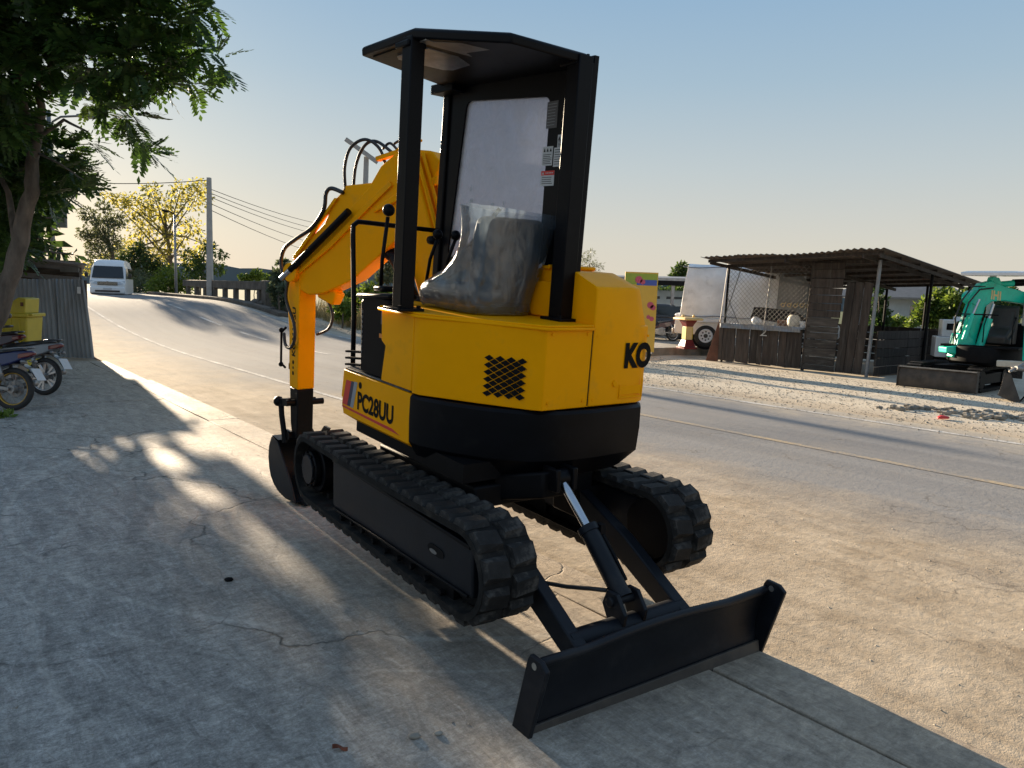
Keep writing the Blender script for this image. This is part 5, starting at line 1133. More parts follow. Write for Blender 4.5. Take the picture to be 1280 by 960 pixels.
# things on the counter
def put(name, x, y, label, cat, fn):
    b = MB(ST @ Matrix.Translation((x, y, ztop+.03))); fn(b); return b
c1x = spx(985, 405)[0]
b = put('x', c1x-.35, .3, '', '', lambda b: b.prism([(-.15, 0, 0), (.15, 0, 0), (.13, 0, .17), (-.14, 0, .18)], (0, .2, 0))); tag(b.build('cardboard_box', M_rust, None, bevel=.01), 'small brown box on the counter of the timber stall', 'box')
b = put('x', c1x-.02, .35, '', '', lambda b: b.loft([[(r*math.cos(a), r*math.sin(a), z) for a in np.linspace(0, math.tau, 14, endpoint=False)] for z, r in ((0, .13), (.06, .17), (.2, .18), (.3, .14), (.34, .10))])); tag(b.build('cloth_sack', M_cream2, None, smooth=True), 'pale bulging sack on the counter of the timber stall', 'sack')
b = put('x', c1x+.30, .3, '', '', lambda b: (b.cyl((0, .05, 0), (0, .05, .16), .11, 18, .13), b.torus((0, .05, .16), (0, 0, 1), .13, .012))); tag(b.build('bowl', M_white, None, auto=40), 'white bowl at the pier end of the stall counter', 'bowl')
b = put('x', .95, .4, '', '', lambda b: (b.sphere((0, 0, .12), .12, 12), b.sphere((.10, .02, .10), .09, 10))); tag(b.build('plastic_bag', M_white, None, smooth=True), 'white knotted plastic bag on the counter of the timber stall', 'bag')
b = MB(ST @ Matrix.Translation((1.0, 1.2, ztop+.05))); b.prism([(-.7, 0, .15), (1.0, 0, -.02), (1.05, 0, .12), (.5, 0, .42), (-.6, 0, .5)], (0, .5, 0)); tag(b.build('scrap_pile', M_blackm, None, bevel=.02), 'dark folded scrap sheeting piled behind the stall counter', 'scrap')
# --- pickup with a tarpaulin covered load (local: x forward)
pw_ = G(882, 433, .26); 
PK = thing('pickup', 'white pickup truck with a big grey tarpaulin load behind the timber stall', 'pickup', (pw_.x, pw_.y, .26), None, math.radians(-15.5), local=True)
R = .40
b = MB(); b.loft([[(x, -.88, z0), (x, .88, z0), (x, .90, (z0+z1)/2), (x, .86, z1), (x, -.86, z1), (x, -.90, (z0+z1)/2)] for x, z0, z1 in ((-1.05, .45, 1.12), (-.5, .42, 1.14), (.9, .42, 1.14), (2.9, .42, 1.12), (4.0, .45, 1.02), (4.15, .5, .9))]); b.build('body', M_white, PK, bevel=.05, seg=3)
b = MB(); b.loft([[(x, -w, 1.1), (x, w, 1.1), (x, w*.9, z1), (x, -w*.9, z1)] for x, w, z1 in ((1.0, .86, 1.70), (1.2, .86, 1.78), (2.5, .86, 1.76), (3.1, .86, 1.15))]); b.build('cab', M_white, PK, bevel=.06, seg=3)
for s_ in (-1, 1):
    for x in (0, 3.05):
        b = MB(); b.torus((x, s_*.80, R), (0, 1, 0), R-.11, .11, 32, 12, 1.1); w = b.build('wheel', M_tyre, PK, smooth=True)
        b = MB(); b.cyl((x, s_*.78, R), (x, s_*.895, R), .235, 28); b.torus((x, s_*.90, R), (0, 1, 0), .21, .025, 28, 8); b.build('rim', M_white, w, auto=35)
        b = MB(); b.cyl((x, s_*.89, R), (x, s_*.925, R), .07, 14)
        for k in range(8):
            a = k*math.tau/8; b.cyl((x+.14*math.cos(a), s_*.895, R+.14*math.sin(a)), (x+.14*math.cos(a), s_*.902, R+.14*math.sin(a)), .028, 8)
        b.build('hub', M_bikeblack, w, auto=35)
        b = MB(); b.loft([[(x+(R+.13)*math.cos(a), s_*.84, R+(R+.13)*math.sin(a)), (x+(R+.13)*math.cos(a), s_*.925, R+(R+.13)*math.sin(a)), (x+(R+.05)*math.cos(a), s_*.925, R+(R+.05)*math.sin(a)), (x+(R+.05)*math.cos(a), s_*.84, R+(R+.05)*math.sin(a))] for a in np.linspace(-.05, math.pi+.05, 18)]); b.build('wheel_arch', M_white, PK, auto=35)
        b = MB(); b.cyl((x, s_*.60, R), (x, s_*.86, R), R+.06, 26); b.build('wheel_well', M_blackm, PK)
b = MB(); b.box(-1.12, -1.0, -.85, .85, .42, .62); b.build('bumper', M_steel, PK, bevel=.02)
for s_ in (-1, 1):
    b = MB(); b.box(-1.07, -1.03, *sorted((s_*.70, s_*.87)), .75, 1.05); b.build('tail_light', M_taillight, PK)
    b = MB(); b.prism([(1.3, s_*.845, 1.18), (2.75, s_*.845, 1.18), (2.4, s_*.79, 1.68), (1.35, s_*.79, 1.68)], (0, s_*.012, 0)); b.build('side_window', M_glass, PK)
# tarp covered load: big folded cover over a frame, ridged front end of sheeting
TB = thing('tarpaulin_load', 'tall grey tarpaulin cover roped over the bed of the white pickup', 'tarpaulin', (pw_.x, pw_.y, .26), None, math.radians(-15.5), local=True)
def tz(x, y): return .02*math.sin(x*5+y*3)+.03*math.sin(x*1.3)
n = 22; rings = []
for i in range(n+1):
    x = -.78+(2.95+.78)*i/n; w = 1.0+.015*math.sin(i*1.3); sag = .035*abs(math.sin(i*math.pi/5.5)); top = 2.78-.05*(x+.8)/3.7-sag*.5
    sl_ = .25*(1-max(0, (x+.78)/3.7)) if i == 0 else 0
    rings.append([(x-.12+.14*(1.2-1.05)/1.6, -w-.0, .95+.03*math.sin(i*2.1)), (x-.06, -w-.02+sag, 1.4), (x, -w+.01+sag*.6, 2.2), (x+.08, -w+.03, 2.62), (x+.10, -w+.16, top), (x+.10, w-.16, top), (x+.08, w-.03, 2.62), (x, w-.01, 2.2), (x-.06, w+.02, 1.4), (x-.12, w, .95)])
b = MB(); b.loft(rings); b.build('tarpaulin', M_tarp, TB, auto=50)
for z in (1.05, 2.66):
    b = MB(); b.tube([(x, -1.03-.01*(z < 2), z+.02*math.sin(x*4)) for x in np.linspace(-.85, 2.9, 16)], .018, 6); b.build('rope', M_galv, TB)
b = MB(); b.box(-.84, 2.95, -1.035, -1.0, .86, 1.0); b.build('tin_edge', M_white, TB, bevel=.01)
b = MB(); wy = 1.0
b.loft([[(2.15, -wy-.06, .95), (2.2, -wy-.07, 2.70), (2.75, -wy-.07, 2.62), (3.35, -wy-.06, 1.95), (3.85, -wy-.05, 1.15), (3.7, -wy-.05, .95)], [(2.15, -wy+.0, .95), (2.2, -wy+.0, 2.70), (2.75, -wy+.0, 2.62), (3.35, -wy+.0, 1.95), (3.85, -wy, 1.15), (3.7, -wy, .95)]]); wedge = b.build('sheeting_end', M_sheet, TB, bevel=.01)
for k in range(9):
    t = k/8; b = MB(); x0 = 2.25+t*1.35; ztop_ = 2.66-max(0, (x0-2.75))*1.22 if x0 > 2.75 else 2.68; b.bar((x0+.1, -wy-.075, 1.0), (x0, -wy-.075, ztop_-.04), .025, .012, (1, 0, 0)); b.build('ridge', M_sheet, TB)
for k in range(5):
    b = MB(); cx_ = 2.35+k*.19; b.torus((cx_, -wy-.085, 1.52+.02*math.sin(k*3)), (0, 1, 0), .055, .016, 12, 6); b.bar((cx_+.03, -wy-.085, 1.45), (cx_+.08, -wy-.085, 1.62), .02, .02); b.build('emblem', M_cream, TB)
# --- pedestal lamp / pillar
pp_ = G(858, 436, .26)
PD = thing('pillar', 'yellow and maroon glazed pillar with a square cap on the forecourt edge', 'pillar', (pp_.x, pp_.y, .26), local=True, rotz=.35)
for nm, secs, m in (('base', ((0, .24), (.06, .24), (.08, .20), (.30, .13)), M_maroon), ('shaft', ((.30, .115), (.72, .115)), M_cream), ('capital', ((.72, .12), (.80, .15), (.90, .20), (.93, .20)), M_maroon), ('cap', ((.93, .34), (.98, .35), (1.02, .30)), M_cream)):
    b = MB(); b.loft([[(-w, -w, z), (w, -w, z), (w, w, z), (-w, w, z)] for z, w in secs]); b.build(nm, m, PD, bevel=.008)
for s_ in (-1, 1):
    b = MB(); b.sphere((s_*.2, 0, 1.06), .05, 10); b.build('finial', M_cream, PD, smooth=True)
    b = MB(); b.box(s_*.118-.012, s_*.118+.012, -.118, .118, .32, .70); b.build('panel', M_binyel, PD)
# --- yellow banner
q0, q1 = AT(786, 341, 22.5), AT(823, 341, 22.5); qb = AT(823, 408, 22.5)
BN = thing('banner', 'tall yellow printed banner standing behind the excavator hood', 'banner', (q1.x, q1.y, 0))
b = MB(); b.box(q0.x-.1, q1.x, q1.y-.02, q1.y+.02, .25, q1.z); b.build('board', M_banner, BN, bevel=.004)
b = MB(); b.box(q0.x-.1, q1.x-.02, q1.y-.023, q1.y-.021, q1.z-.36, q1.z-.04); b.build('heading', pm('green_print', (.36, .42, .05), .6, 0, .1, 5, 0), BN)
b = MB(); b.box(q0.x+.25, q1.x-.03, q1.y-.026, q1.y-.024, q1.z-.38, q1.z-.22); b.build('heading', pm('blue_print', (.08, .12, .40), .6, 0, .1, 5, 0), BN)
for i, (x, z, r) in enumerate(((.30, .22, .11), (.42, .28, .08), (.68, .95, .10), (.76, 1.02, .08), (.64, 1.3, .06), (.74, 1.35, .07))):
    b = MB(); b.cyl((q0.x+x, q1.y-.0285, q1.z-z), (q0.x+x, q1.y-.027, q1.z-z), r, 9); b.build('print', M_pink, BN)
for x in (q0.x, q1.x-.05):
    b = MB(); b.cyl((x, q1.y+.04, 0.2), (x, q1.y+.04, q1.z), .025, 8); b.build('post', M_galv, BN)
# --- flat carport
c0, c1 = AT(812, 355, 32), AT(862, 353, 32)
CP = thing('carport', 'flat roofed steel carport beyond the yellow banner', 'carport', (c1.x, c1.y, .26))
b = MB(); b.prism([(c0.x-3, c1.y, c1.z), (c1.x+2.0, c1.y-.3, c1.z+.05), (c1.x+3.5, c1.y+5, c1.z+.3), (c0.x-3, c1.y+5, c1.z+.2)], (0, 0, .12)); b.build('roof', M_galv, CP)
b = MB(); b.bar((c0.x-3, c1.y+.05, c1.z-.08), (c1.x+2, c1.y-.25, c1.z-.05), .1, .2); b.build('beam', M_blackm, CP)
for px in (840, 800):
    p = AT(px, 380, 32); b = MB(); b.box(p.x-.06, p.x+.06, p.y-.06, p.y+.06, .26, c1.z); b.build('post', M_galv, CP)
# --- vehicles under it
def simple_car(name, label, cat, loc, rz, paint, L, W, Hh, kind):
    t = thing(name, label, cat, loc, None, rz, local=True); w = W/2
    if kind == 'van': pr = [(-L/2, .4, Hh*.96), (-L/2+.1, .35, Hh), (L/2-1.4, .35, Hh*.99), (L/2-.75, .35, Hh*.62), (L/2-.05, .35, Hh*.48), (L/2, .45, Hh*.36)]
    else: pr = [(-L/2, .45, Hh*.58), (-L/2+.6, .35, Hh*.64), (L/2-1.3, .35, Hh*.64), (L/2-.1, .35, Hh*.55), (L/2, .45, Hh*.42)]
    b = MB(); b.loft([[(x, -w, z0), (x, w, z0), (x, w*.97, (z0+z1)/2), (x, w*.86, z1), (x, -w*.86, z1), (x, -w*.97, (z0+z1)/2)] for x, z0, z1 in pr]); b.build('body', paint, t, bevel=.06, seg=3)
    if kind != 'van':
        b = MB(); b.loft([[(x, -w*a, Hh*.6), (x, w*a, Hh*.6), (x, w*a*.82, z1), (x, -w*a*.82, z1)] for x, a, z1 in ((-L/2+.55, .9, Hh*.68), (-L/2+1.1, .9, Hh*.97), (.3, .9, Hh), (1.05, .9, Hh*.68))]); b.build('cabin', paint, t, bevel=.06, seg=3)
    for s_ in (-1, 1):
        zz0, zz1 = (Hh*.52, Hh*.86) if kind == 'van' else (Hh*.66, Hh*.93)
        for xa, xb in ((-L/2+.4, -.1), (0, L/2-1.75)):
            y = s_*(w*.90 if kind == 'van' else w*.80); b = MB(); b.prism([(xa, y, zz0), (xb, y, zz0), (xb-.1, y-s_*.06, zz1), (xa+.1, y-s_*.06, zz1)], (0, s_*.06, 0)); b.build('window', M_glass, t)
        for x in (-L/2+.85, L/2-.9):
            b = MB(); b.torus((x, s_*(w-.1), .32), (0, 1, 0), .23, .09, 26, 10, 1.1); wh = b.build('wheel', M_tyre, t, smooth=True); b = MB(); b.cyl((x, s_*(w-.12), .32), (x, s_*(w+.0), .32), .18, 18); b.build('rim', M_alloy, wh, auto=35)
        b = MB(); b.box(L/2-.14, L/2-.03, *sorted((s_*w*.55, s_*w*.88)), Hh*.38, Hh*.46); b.build('headlight', M_alloy, t)
    return t
p = AT(829, 415, 33.5); simple_car('parked_van', 'pale blue passenger van parked under the carport', 'van', (p.x, p.y+1.2, .26), math.radians(175), M_lightblue, 4.8, 1.8, 2.0, 'van')
p = AT(826, 420, 30.5); simple_car('parked_car', 'dark car parked beside the pillar under the carport', 'car', (p.x-.6, p.y, .26), math.radians(160), M_bikeblack, 4.1, 1.7, 1.42, 'car')
p = AT(841, 425, 29.0); mb_ = make_bike('dark motorbike parked between the dark car and the pillar', (p.x, p.y, .26), math.radians(200), M_bikered, True, True, M_alloy); mb_['group'] = 'motorbikes on the forecourt'
# --- teal excavator facing the road (local: x right, y forward) -----------------------------------
gA, gB = G(1122, 482), G(1228, 491); gd = (gA-gB); gd.z = 0; gw = gd.length; gx = Vector((-.68, .733, 0)).normalized(); gw = 1.62; gy = Vector((-gx.y, gx.x, 0))
gc = gA-gx*gw/2
GT = Matrix(((gx.x, gy.x, 0, gc.x), (gx.y, gy.y, 0, gc.y), (0, 0, 1, 0), (0, 0, 0, 1))); GH = GT @ Matrix.Translation((-.55, .05, .10))
GX = thing('excavator', 'teal green excavator with a white canopy parked beside the timber stall', 'excavator', tuple(gc))
K = lambda: MB(GT)
hw = gw/2
b = K(); pr = [(.0, .0), (.03, .12), (.02, .28), (-.02, .44), (-.06, .46), (-.045, .30), (-.03, .12), (-.05, .0)]
b.prism([(-hw, y, z) for y, z in pr], (gw, 0, 0)); gbl = b.build('blade', M_digblade, GX, bevel=.008)
for s_ in (-1, 1):
    b = K(); b.prism([(s_*hw, .05, 0), (s_*hw, .05, .46), (s_*hw, -.08, .48), (s_*hw, -.10, 0)], (s_*.02, 0, 0)); b.build('end_plate', M_digblade, gbl)
    b = K(); b.bar((s_*.35, -.05, .2), (s_*.35, -1.0, .32), .10, .14); b.build('blade_arm', M_blackm, GX, bevel=.01)
b = K(); b.box(-hw, hw, -.05, .03, .45, .475); b.build('top_rail', M_steel, gbl)
for s_ in (-1, 1):
    xc = s_*(hw-.17); tw_ = .30; b = K(); n = 64; rings = []
    for k in range(n):
        y, z, a = loop_pt(k*(4*.85+2*math.pi*.24)/n*1.0, .24) if False else (None, None, None)
    Cc, Rr = .80, .26; P = 4*Cc+2*math.pi*Rr; vs = []; fs = []
    def lp(u):
        u %= P
        if u < 2*Cc: return (-Cc+u, Rr, math.pi/2)
        u -= 2*Cc
        if u < math.pi*Rr: a = math.pi/2-u/Rr; return (Cc+Rr*math.cos(a), Rr*math.sin(a), a)
        u -= math.pi*Rr
        if u < 2*Cc: return (Cc-u, -Rr, -math.pi/2)
        u -= 2*Cc; a = -math.pi/2-u/Rr; return (-Cc+Rr*math.cos(a), Rr*math.sin(a), a)
    yo = -1.35
    for k in range(n):
        y, z, a = lp(k*P/n)
        for (dx, q) in ((-.15, 0), (.15, 0), (.15, .05), (-.15, .05)): vs.append((xc+dx, yo+y-q*math.cos(a), Rr+.01+z-q*math.sin(a)))
    for k in range(n):
        m = (k+1) % n
        for i in range(4): fs.append((k*4+i, k*4+(i+1) % 4, m*4+(i+1) % 4, m*4+i))
    b.add(vs, fs); gt_ = b.build('crawler_track', M_rubber, GX, auto=40)
    bm_ = MB(); bm_.box(-.148, .148, -.035, .035, -.004, .024); lme = bm_.mesh('tread_lug', M_lug)
    for k in range(36):
        y, z, a = lp(k*P/36); l = link('tread_lug', lme, gt_); l.matrix_local = GT @ Matrix.Translation((xc, yo+y, Rr+.01+z)) @ Matrix.Rotation(a-math.pi/2, 4, 'X')
    b = K(); b.box(xc-.12, xc+.12, yo-.75, yo+.75, .15, .40); b.build('track_frame', M_blackm, GX, bevel=.02)
    for y in (-Cc, Cc):
        b = K(); b.cyl((xc-.14, yo+y, Rr+.01), (xc+.14, yo+y, Rr+.01), .19, 22); b.build('track_wheel', M_blackm, GX, auto=35)
b = MB(GH); b.loft([[(r*math.cos(a)*.82, -1.35+r*math.sin(a), z) for a in np.linspace(0, math.tau, 20, endpoint=False)] for z, r in ((.50, .80), (.56, .92), (.86, .95), (.90, .93))]); b.build('turntable_cover', M_blackm, GX, auto=40)
b = K(); b.box(-.35, .35, -1.8, -.8, .3, .52); b.build('car_body', M_blackm, GX)
# house body at the back, seat, canopy
b = MB(GH); b.loft([[(x0, y0, z), (x1, y0, z), (x1, y1, z), (x0, y1, z)] for z, x0, x1, y0, y1 in ((.90, -.80, .80, -2.25, -1.55), (1.35, -.80, .80, -2.28, -1.6), (1.45, -.74, .74, -2.2, -1.66))]); b.build('engine_housing', M_blackm, GX, bevel=.05, seg=3)
b = MB(GH); b.loft([[(-.58, -1.42, z), (-.02, -1.42, z), (-.02, -1.18+d, z), (-.58, -1.18+d, z)] for z, d in ((.98, .25), (1.1, .25), (1.14, .1), (1.3, -.08), (1.78, -.13), (1.84, -.2))]); o = b.build('seat', M_seat, GX, bevel=.05, seg=3)
b = MB(GH); b.loft([[(-.56, -1.46, z), (-.06, -1.46, z), (-.10, -1.16+d, z), (-.52, -1.16+d, z)] for z, d in ((1.0, .28), (1.16, .30), (1.34, -.04), (1.70, -.10))], cap=False); b.build('seat_wrap', M_seat, GX, bevel=.05)
b = MB(GH); b.box(-.85, .70, -1.5, -.55, .88, .93); b.build('floor', M_blackm, GX, bevel=.01)
for x in (.2, .32, -.66, -.1):
    b = MB(GH); b.tube([(x, -.75, 1.0), (x, -.72, 1.38), (x-.03, -.74, 1.55)], .012, 7); b.sphere((x-.03, -.74, 1.57), .03, 10); b.build('control_lever', M_black, GX, smooth=True)
b = MB(GH); b.tube([(.45, -.6, .93), (.45, -.58, 1.62), (-.40, -.58, 1.62)], .017, 8); b.build('hand_rail', M_black, GX, smooth=True)
for x in (.08,):
    b = MB(GH); b.box(x-.06, x+.06, -1.70, -1.60, 1.4, 2.52); b.build('canopy_post', M_white, GX, bevel=.01)
b = MB(GH); b.box(-.72, -.60, -1.70, -1.60, 1.4, 2.52); b.build('canopy_post', M_white, GX, bevel=.01)
b = MB(GH); b.loft([[(-.95, -2.0, z), (.40, -2.0, z), (.40, -.45, z-.05), (-.95, -.45, z-.05)] for z in (2.52, 2.60)]+[[(-.80, -1.85, 2.63), (.30, -1.85, 2.63), (.30, -.6, 2.58), (-.80, -.6, 2.58)]]); b.build('canopy_roof', M_white, GX, bevel=.02)
# boom, seen broadside: outline on an upright plane a little behind the blade
GD = 17.3
def gp(px, py, d=0.0): p = AT(px, py, GD); return p+Vector((0, d, 0))
def gbeam(name, pts, d0, d1, m=M_green, par=GX, bev=.02):
    b = MB(); b.prism([gp(x, y, d0) for x, y in pts], (0, d1-d0, 0)); return b.build(name, m, par, bevel=bev, seg=3)
gb = gbeam('boom', [(1204, 452), (1190, 446), (1196, 430), (1206, 404), (1219, 366), (1228, 354), (1240, 351), (1256, 358), (1282, 365), (1300, 372), (1300, 386), (1282, 380), (1256, 376), (1240, 377), (1232, 384), (1226, 404), (1219, 432), (1218, 446)], 0, .24)
gbeam('boom_knee', [(1219+9*math.cos(a), 372+9*math.sin(a)) for a in np.linspace(0, math.tau, 14, endpoint=False)], -.03, .27, M_green, gb, .01)
gbeam('swing_post', [(1182, 441), (1182, 434), (1195, 432), (1198, 418), (1206, 414), (1216, 424), (1224, 440), (1222, 452), (1196, 452), (1193, 442)], -.04, .30, M_green, GX, .02)
def gcyl(name, a, c, r, m, par, d=.12): b = MB(); b.cyl(gp(*a, d), gp(*c, d), r, 14); return b.build(name, m, par, auto=35)
q = gcyl('boom_cylinder', (1216, 446), (1232, 398), .085, M_green, GX, -.12); gcyl('rod', (1231, 401), (1238, 380), .035, M_chrome, q, -.12)
q = gcyl('swing_cylinder', (1200, 424), (1211, 392), .055, M_green, GX, -.16); gcyl('rod', (1209, 397), (1219, 374), .026, M_chrome, q, -.16)
q = gcyl('arm_cylinder', (1246, 356), (1283, 353), .07, M_green, GX, .10); gcyl('rod', (1283, 353), (1312, 355), .04, M_chrome, q, .10)
b = MB(); b.cyl(gp(1270, 353.5, .10), gp(1284, 353, .10), .082, 14); b.build('cylinder_cap', M_blackm, q, auto=35)
gbeam('cylinder_lug', [(1238, 356), (1242, 346), (1250, 347), (1256, 360)], .02, .2, M_green, gb, .01)
tA, tB, tC = gp(1238.5, 374, -.001), gp(1250.5, 376, -.001), gp(1239.5, 362.5, -.001)
decal('lettering', 'IHI', M_cream, GX, tA, tB-tA, tC-tA, .03, None, .004)
# arm coming down off the right edge, bucket towards the camera
b = MB(); p0, p1 = gp(1296, 366, -.1), AT(1291, 452, 16.0)
b.loft([[p0+Vector((-.17, 0, .1)), p0+Vector((.12, 0, .1)), p0+Vector((.12, .22, .1)), p0+Vector((-.17, .22, .1))], [p1+Vector((-.10, 0, 0)), p1+Vector((.12, 0, 0)), p1+Vector((.12, .2, 0)), p1+Vector((-.10, .2, 0))]]); b.build('arm', M_green, GX, bevel=.015)
b = MB(); b.tube([gp(1240, 360, -.05), gp(1222, 362, -.08), gp(1208, 378, -.1), gp(1201, 398, -.1), gp(1200, 420, 0)], .018, 7); b.tube([gp(1236, 358, .02), gp(1216, 358, .0), gp(1202, 376, 0), gp(1194, 398, 0), gp(1196, 425, .05)], .018, 7); b.build('hydraulic_hose', M_hose, GX, smooth=True)
B0 = AT(1266, 486, 15.3)
prof = [(1256, 466), (1251, 484), (1247, 494), (1262, 501), (1276, 503), (1290, 495), (1296, 478), (1290, 464), (1270, 468)]
b = MB(); b.prism([AT(x, y, 15.3) for x, y in prof[:5]]+[AT(1264, 468, 15.3)], (.02, .03, 0)); b.build('bucket_side', M_digblade, GX, bevel=.004)
b = MB(); b.loft([[AT(x, y, 15.3+dd) for dd in (.02, .50)]+[AT(x-1.5, y-1.5, 15.3+dd) for dd in (.50, .02)] for x, y in ((1264, 466), (1274, 470), (1284, 480), (1286, 492), (1276, 502), (1262, 501), (1247, 494))]); b.build('bucket', M_blackm, GX, auto=45)
b = MB(); b.cyl(AT(1262, 465, 15.35), AT(1284, 452, 15.5), .03, 10); b.cyl(AT(1270, 460, 15.35), AT(1292, 464, 15.5), .05, 10); b.bar(AT(1266, 462, 15.4), AT(1286, 455, 15.6), .08, .10); b.build('bucket_linkage', M_steel, GX, bevel=.01)
b = MB(); b.bar(AT(1246, 454, 16.6), AT(1285, 456, 16.2), .12, .14); b.build('side_cover', M_cream2, GX, bevel=.02)
# --- white generator / fuel box behind the blade
gq = G(1172, 462); gq = AT(1186, 440, 19.6)
GE = thing('generator_box', 'white steel generator box with a gauge window next to the teal excavator', 'generator', (gq.x, gq.y, 0), local=True, rotz=math.radians(-22))
b = MB(); b.box(-.36, .42, -.3, .5, .60, 1.12); b.build('cabinet', M_white, GE, bevel=.02)
b = MB(); b.box(-.24, .30, -.25, .4, 1.125, 1.56); b.build('housing', M_white, GE, bevel=.02)
b = MB(); b.box(-.14, .08, -.262, -.252, 1.30, 1.46); ww = b.build('gauge_frame', M_blackm, GE, bevel=.004)
b = MB(); b.box(-.10, .04, -.267, -.263, 1.33, 1.42); b.build('gauge', M_glass, ww)
b = MB(); b.cyl((.12, .1, 1.55), (.12, .1, 1.64), .09, 16); b.build('filler_cap', M_white, GE, auto=35)
b = MB(); b.box(-.30, .38, -.24, .44, .40, .59); b.build('skid', M_blackm, GE)
for x in (-.25, .3):
    for y in (-.2, .38):
        b = MB(); b.box(x-.04, x+.04, y-.04, y+.04, 0, .40); b.build('leg', M_blackm, GE)
# --- pale house far behind the shed
hp_ = AT(1128, 400, 44)
HS = thing('house', 'pale walled house with a grey pitched roof seen under the stall roof', 'house', (hp_.x, hp_.y, 0), local=True, rotz=math.radians(-35))
b = MB(); b.box(-2.6, 2.6, -2.6, 2.6, -.2, 2.5); b.build('wall', M_housewall, HS)
b = MB(); b.add([(-3.3, -3.3, 2.45), (3.3, -3.3, 2.45), (3.3, 3.3, 2.45), (-3.3, 3.3, 2.45), (-1.2, 0, 3.9), (1.2, 0, 3.9), (-3.3, -3.3, 2.36), (3.3, -3.3, 2.36), (3.3, 3.3, 2.36), (-3.3, 3.3, 2.36)], [(0, 1, 5, 4), (1, 2, 5), (2, 3, 4, 5), (3, 0, 4), (6, 9, 8, 7), (0, 6, 7, 1), (1, 7, 8, 2), (2, 8, 9, 3), (3, 9, 6, 0)]); b.build('roof', M_houseroof, HS)
for x in (-1.2, 1.2):
    b = MB(); b.box(x-.5, x+.5, -2.63, -2.601, 1.0, 2.0); w_ = b.build('window', M_glass, HS); b = MB(); b.box(x-.55, x+.55, -2.66, -2.632, .94, 1.0); b.build('sill', M_white, w_)
# --- litter at the roadside
p = G(1180, 524); b = MB(); b.prism([p+Vector((-.10, 0, .0)), p+Vector((.09, .03, .0)), p+Vector((.11, .02, .03)), p+Vector((-.03, .02, .05)), p+Vector((-.10, 0, .02))], (.02, .08, .01)); tag(b.build('plastic_bag', M_redplastic, None, bevel=.015), 'crushed red plastic bag lying on the gravel by the road', 'bag')
p = G(1150, 512); b = MB()
pts = []
for k in range(26):
    a = random.uniform(0, 6.28); r = random.uniform(0, .5); s_ = random.uniform(.03, .09); q = p+Vector((r*math.cos(a)*1.6, r*math.sin(a)*.6, s_*.4)); b.sphere(q, s_, 6, (1.3, 1, .6))
o = b.build('rubble', M_stone, None); o['kind'] = 'stuff'; tag(o, 'patch of broken rubble on the far gravel shoulder', 'rubble')
p = G(1235, 520); b = MB()
for k in range(60):
    a = random.uniform(0, 6.28); r = random.uniform(0, 1)**.5; s_ = random.uniform(.03, .08); q = p+Vector((r*math.cos(a)*.9, r*math.sin(a)*.45, s_*.4)); b.sphere(q, s_, 6, (1.3, 1, .6))
o = b.build('rubble', M_stone, None); o['kind'] = 'stuff'; tag(o, 'low heap of grey rubble in front of the teal excavator bucket', 'rubble')
p = G(425, 938); b = MB(); b.loft([[p+Vector((-.03+.06*t, -.014*math.sin(math.pi*t)-.001, .012+.012*math.sin(5*t))), p+Vector((-.03+.06*t, 0, .006+.01*t)), p+Vector((-.03+.06*t, .014*math.sin(math.pi*t)+.001, .014+.01*math.cos(4*t)))] for t in np.linspace(0, 1, 8)], closed=False, cap=False); tag(b.build('dry_leaf', M_deadleaf, None), 'curled brown dry leaf on the concrete in the foreground', 'leaf')
for i, (px, py, r, lb) in enumerate(((286, 726, .022, 'small dark stone left of the crawler track on the concrete'), (518, 922, .02, 'grey pebble at the foot of the picture near the blade shadow'), (548, 918, .015, 'pale flat pebble beside the grey pebble near the blade'))):
    p = G(px, py); b = MB(); b.sphere(p+Vector((0, 0, r*.4)), r, 8, (1.3, 1, .6)); tag(b.build('pebble', M_stone if i else M_blackm, None, smooth=True), lb, 'pebble')
# ------------------------------------------------------------------ vegetation
L_dark = leafmat('leaf_dark', (.014, .032, .012), (.06, .11, .025), .30)
L_mid = leafmat('leaf_mid', (.025, .055, .012), (.085, .14, .03), .35)
L_bright = leafmat('leaf_bright', (.06, .12, .015), (.20, .27, .05), .4)
L_yellow = leafmat('blossom_yellow', (.27, .28, .07), (.62, .54, .11), .45)
L_olive = leafmat('leaf_olive', (.05, .065, .035), (.15, .17, .09), .35)
L_grey = leafmat('leaf_grey_green', (.05, .08, .05), (.15, .19, .13), .35)
L_straw = leafmat('dry_grass', (.25, .19, .09), (.50, .40, .22), .4)
L_tree = leafmat('leaf_tree', (.016, .042, .016), (.075, .15, .03), .40, .42)
def rand_dirs(n):
    v = RNG.normal(size=(n, 3)); return v/np.linalg.norm(v, axis=1)[:, None]
def cloud_pts(clumps, n, shell=.5):
    w = np.array([c[3]**2 for c in clumps]); idx = RNG.choice(len(clumps), n, p=w/w.sum()); C = np.array([c[:3] for c in clumps])[idx]; Rr = np.array([c[3] for c in clumps])[idx]
    d = rand_dirs(n); r = Rr*(shell+(1-shell)*RNG.random(n)); d[:, 2] *= .85
    return C+d*r[:, None], d
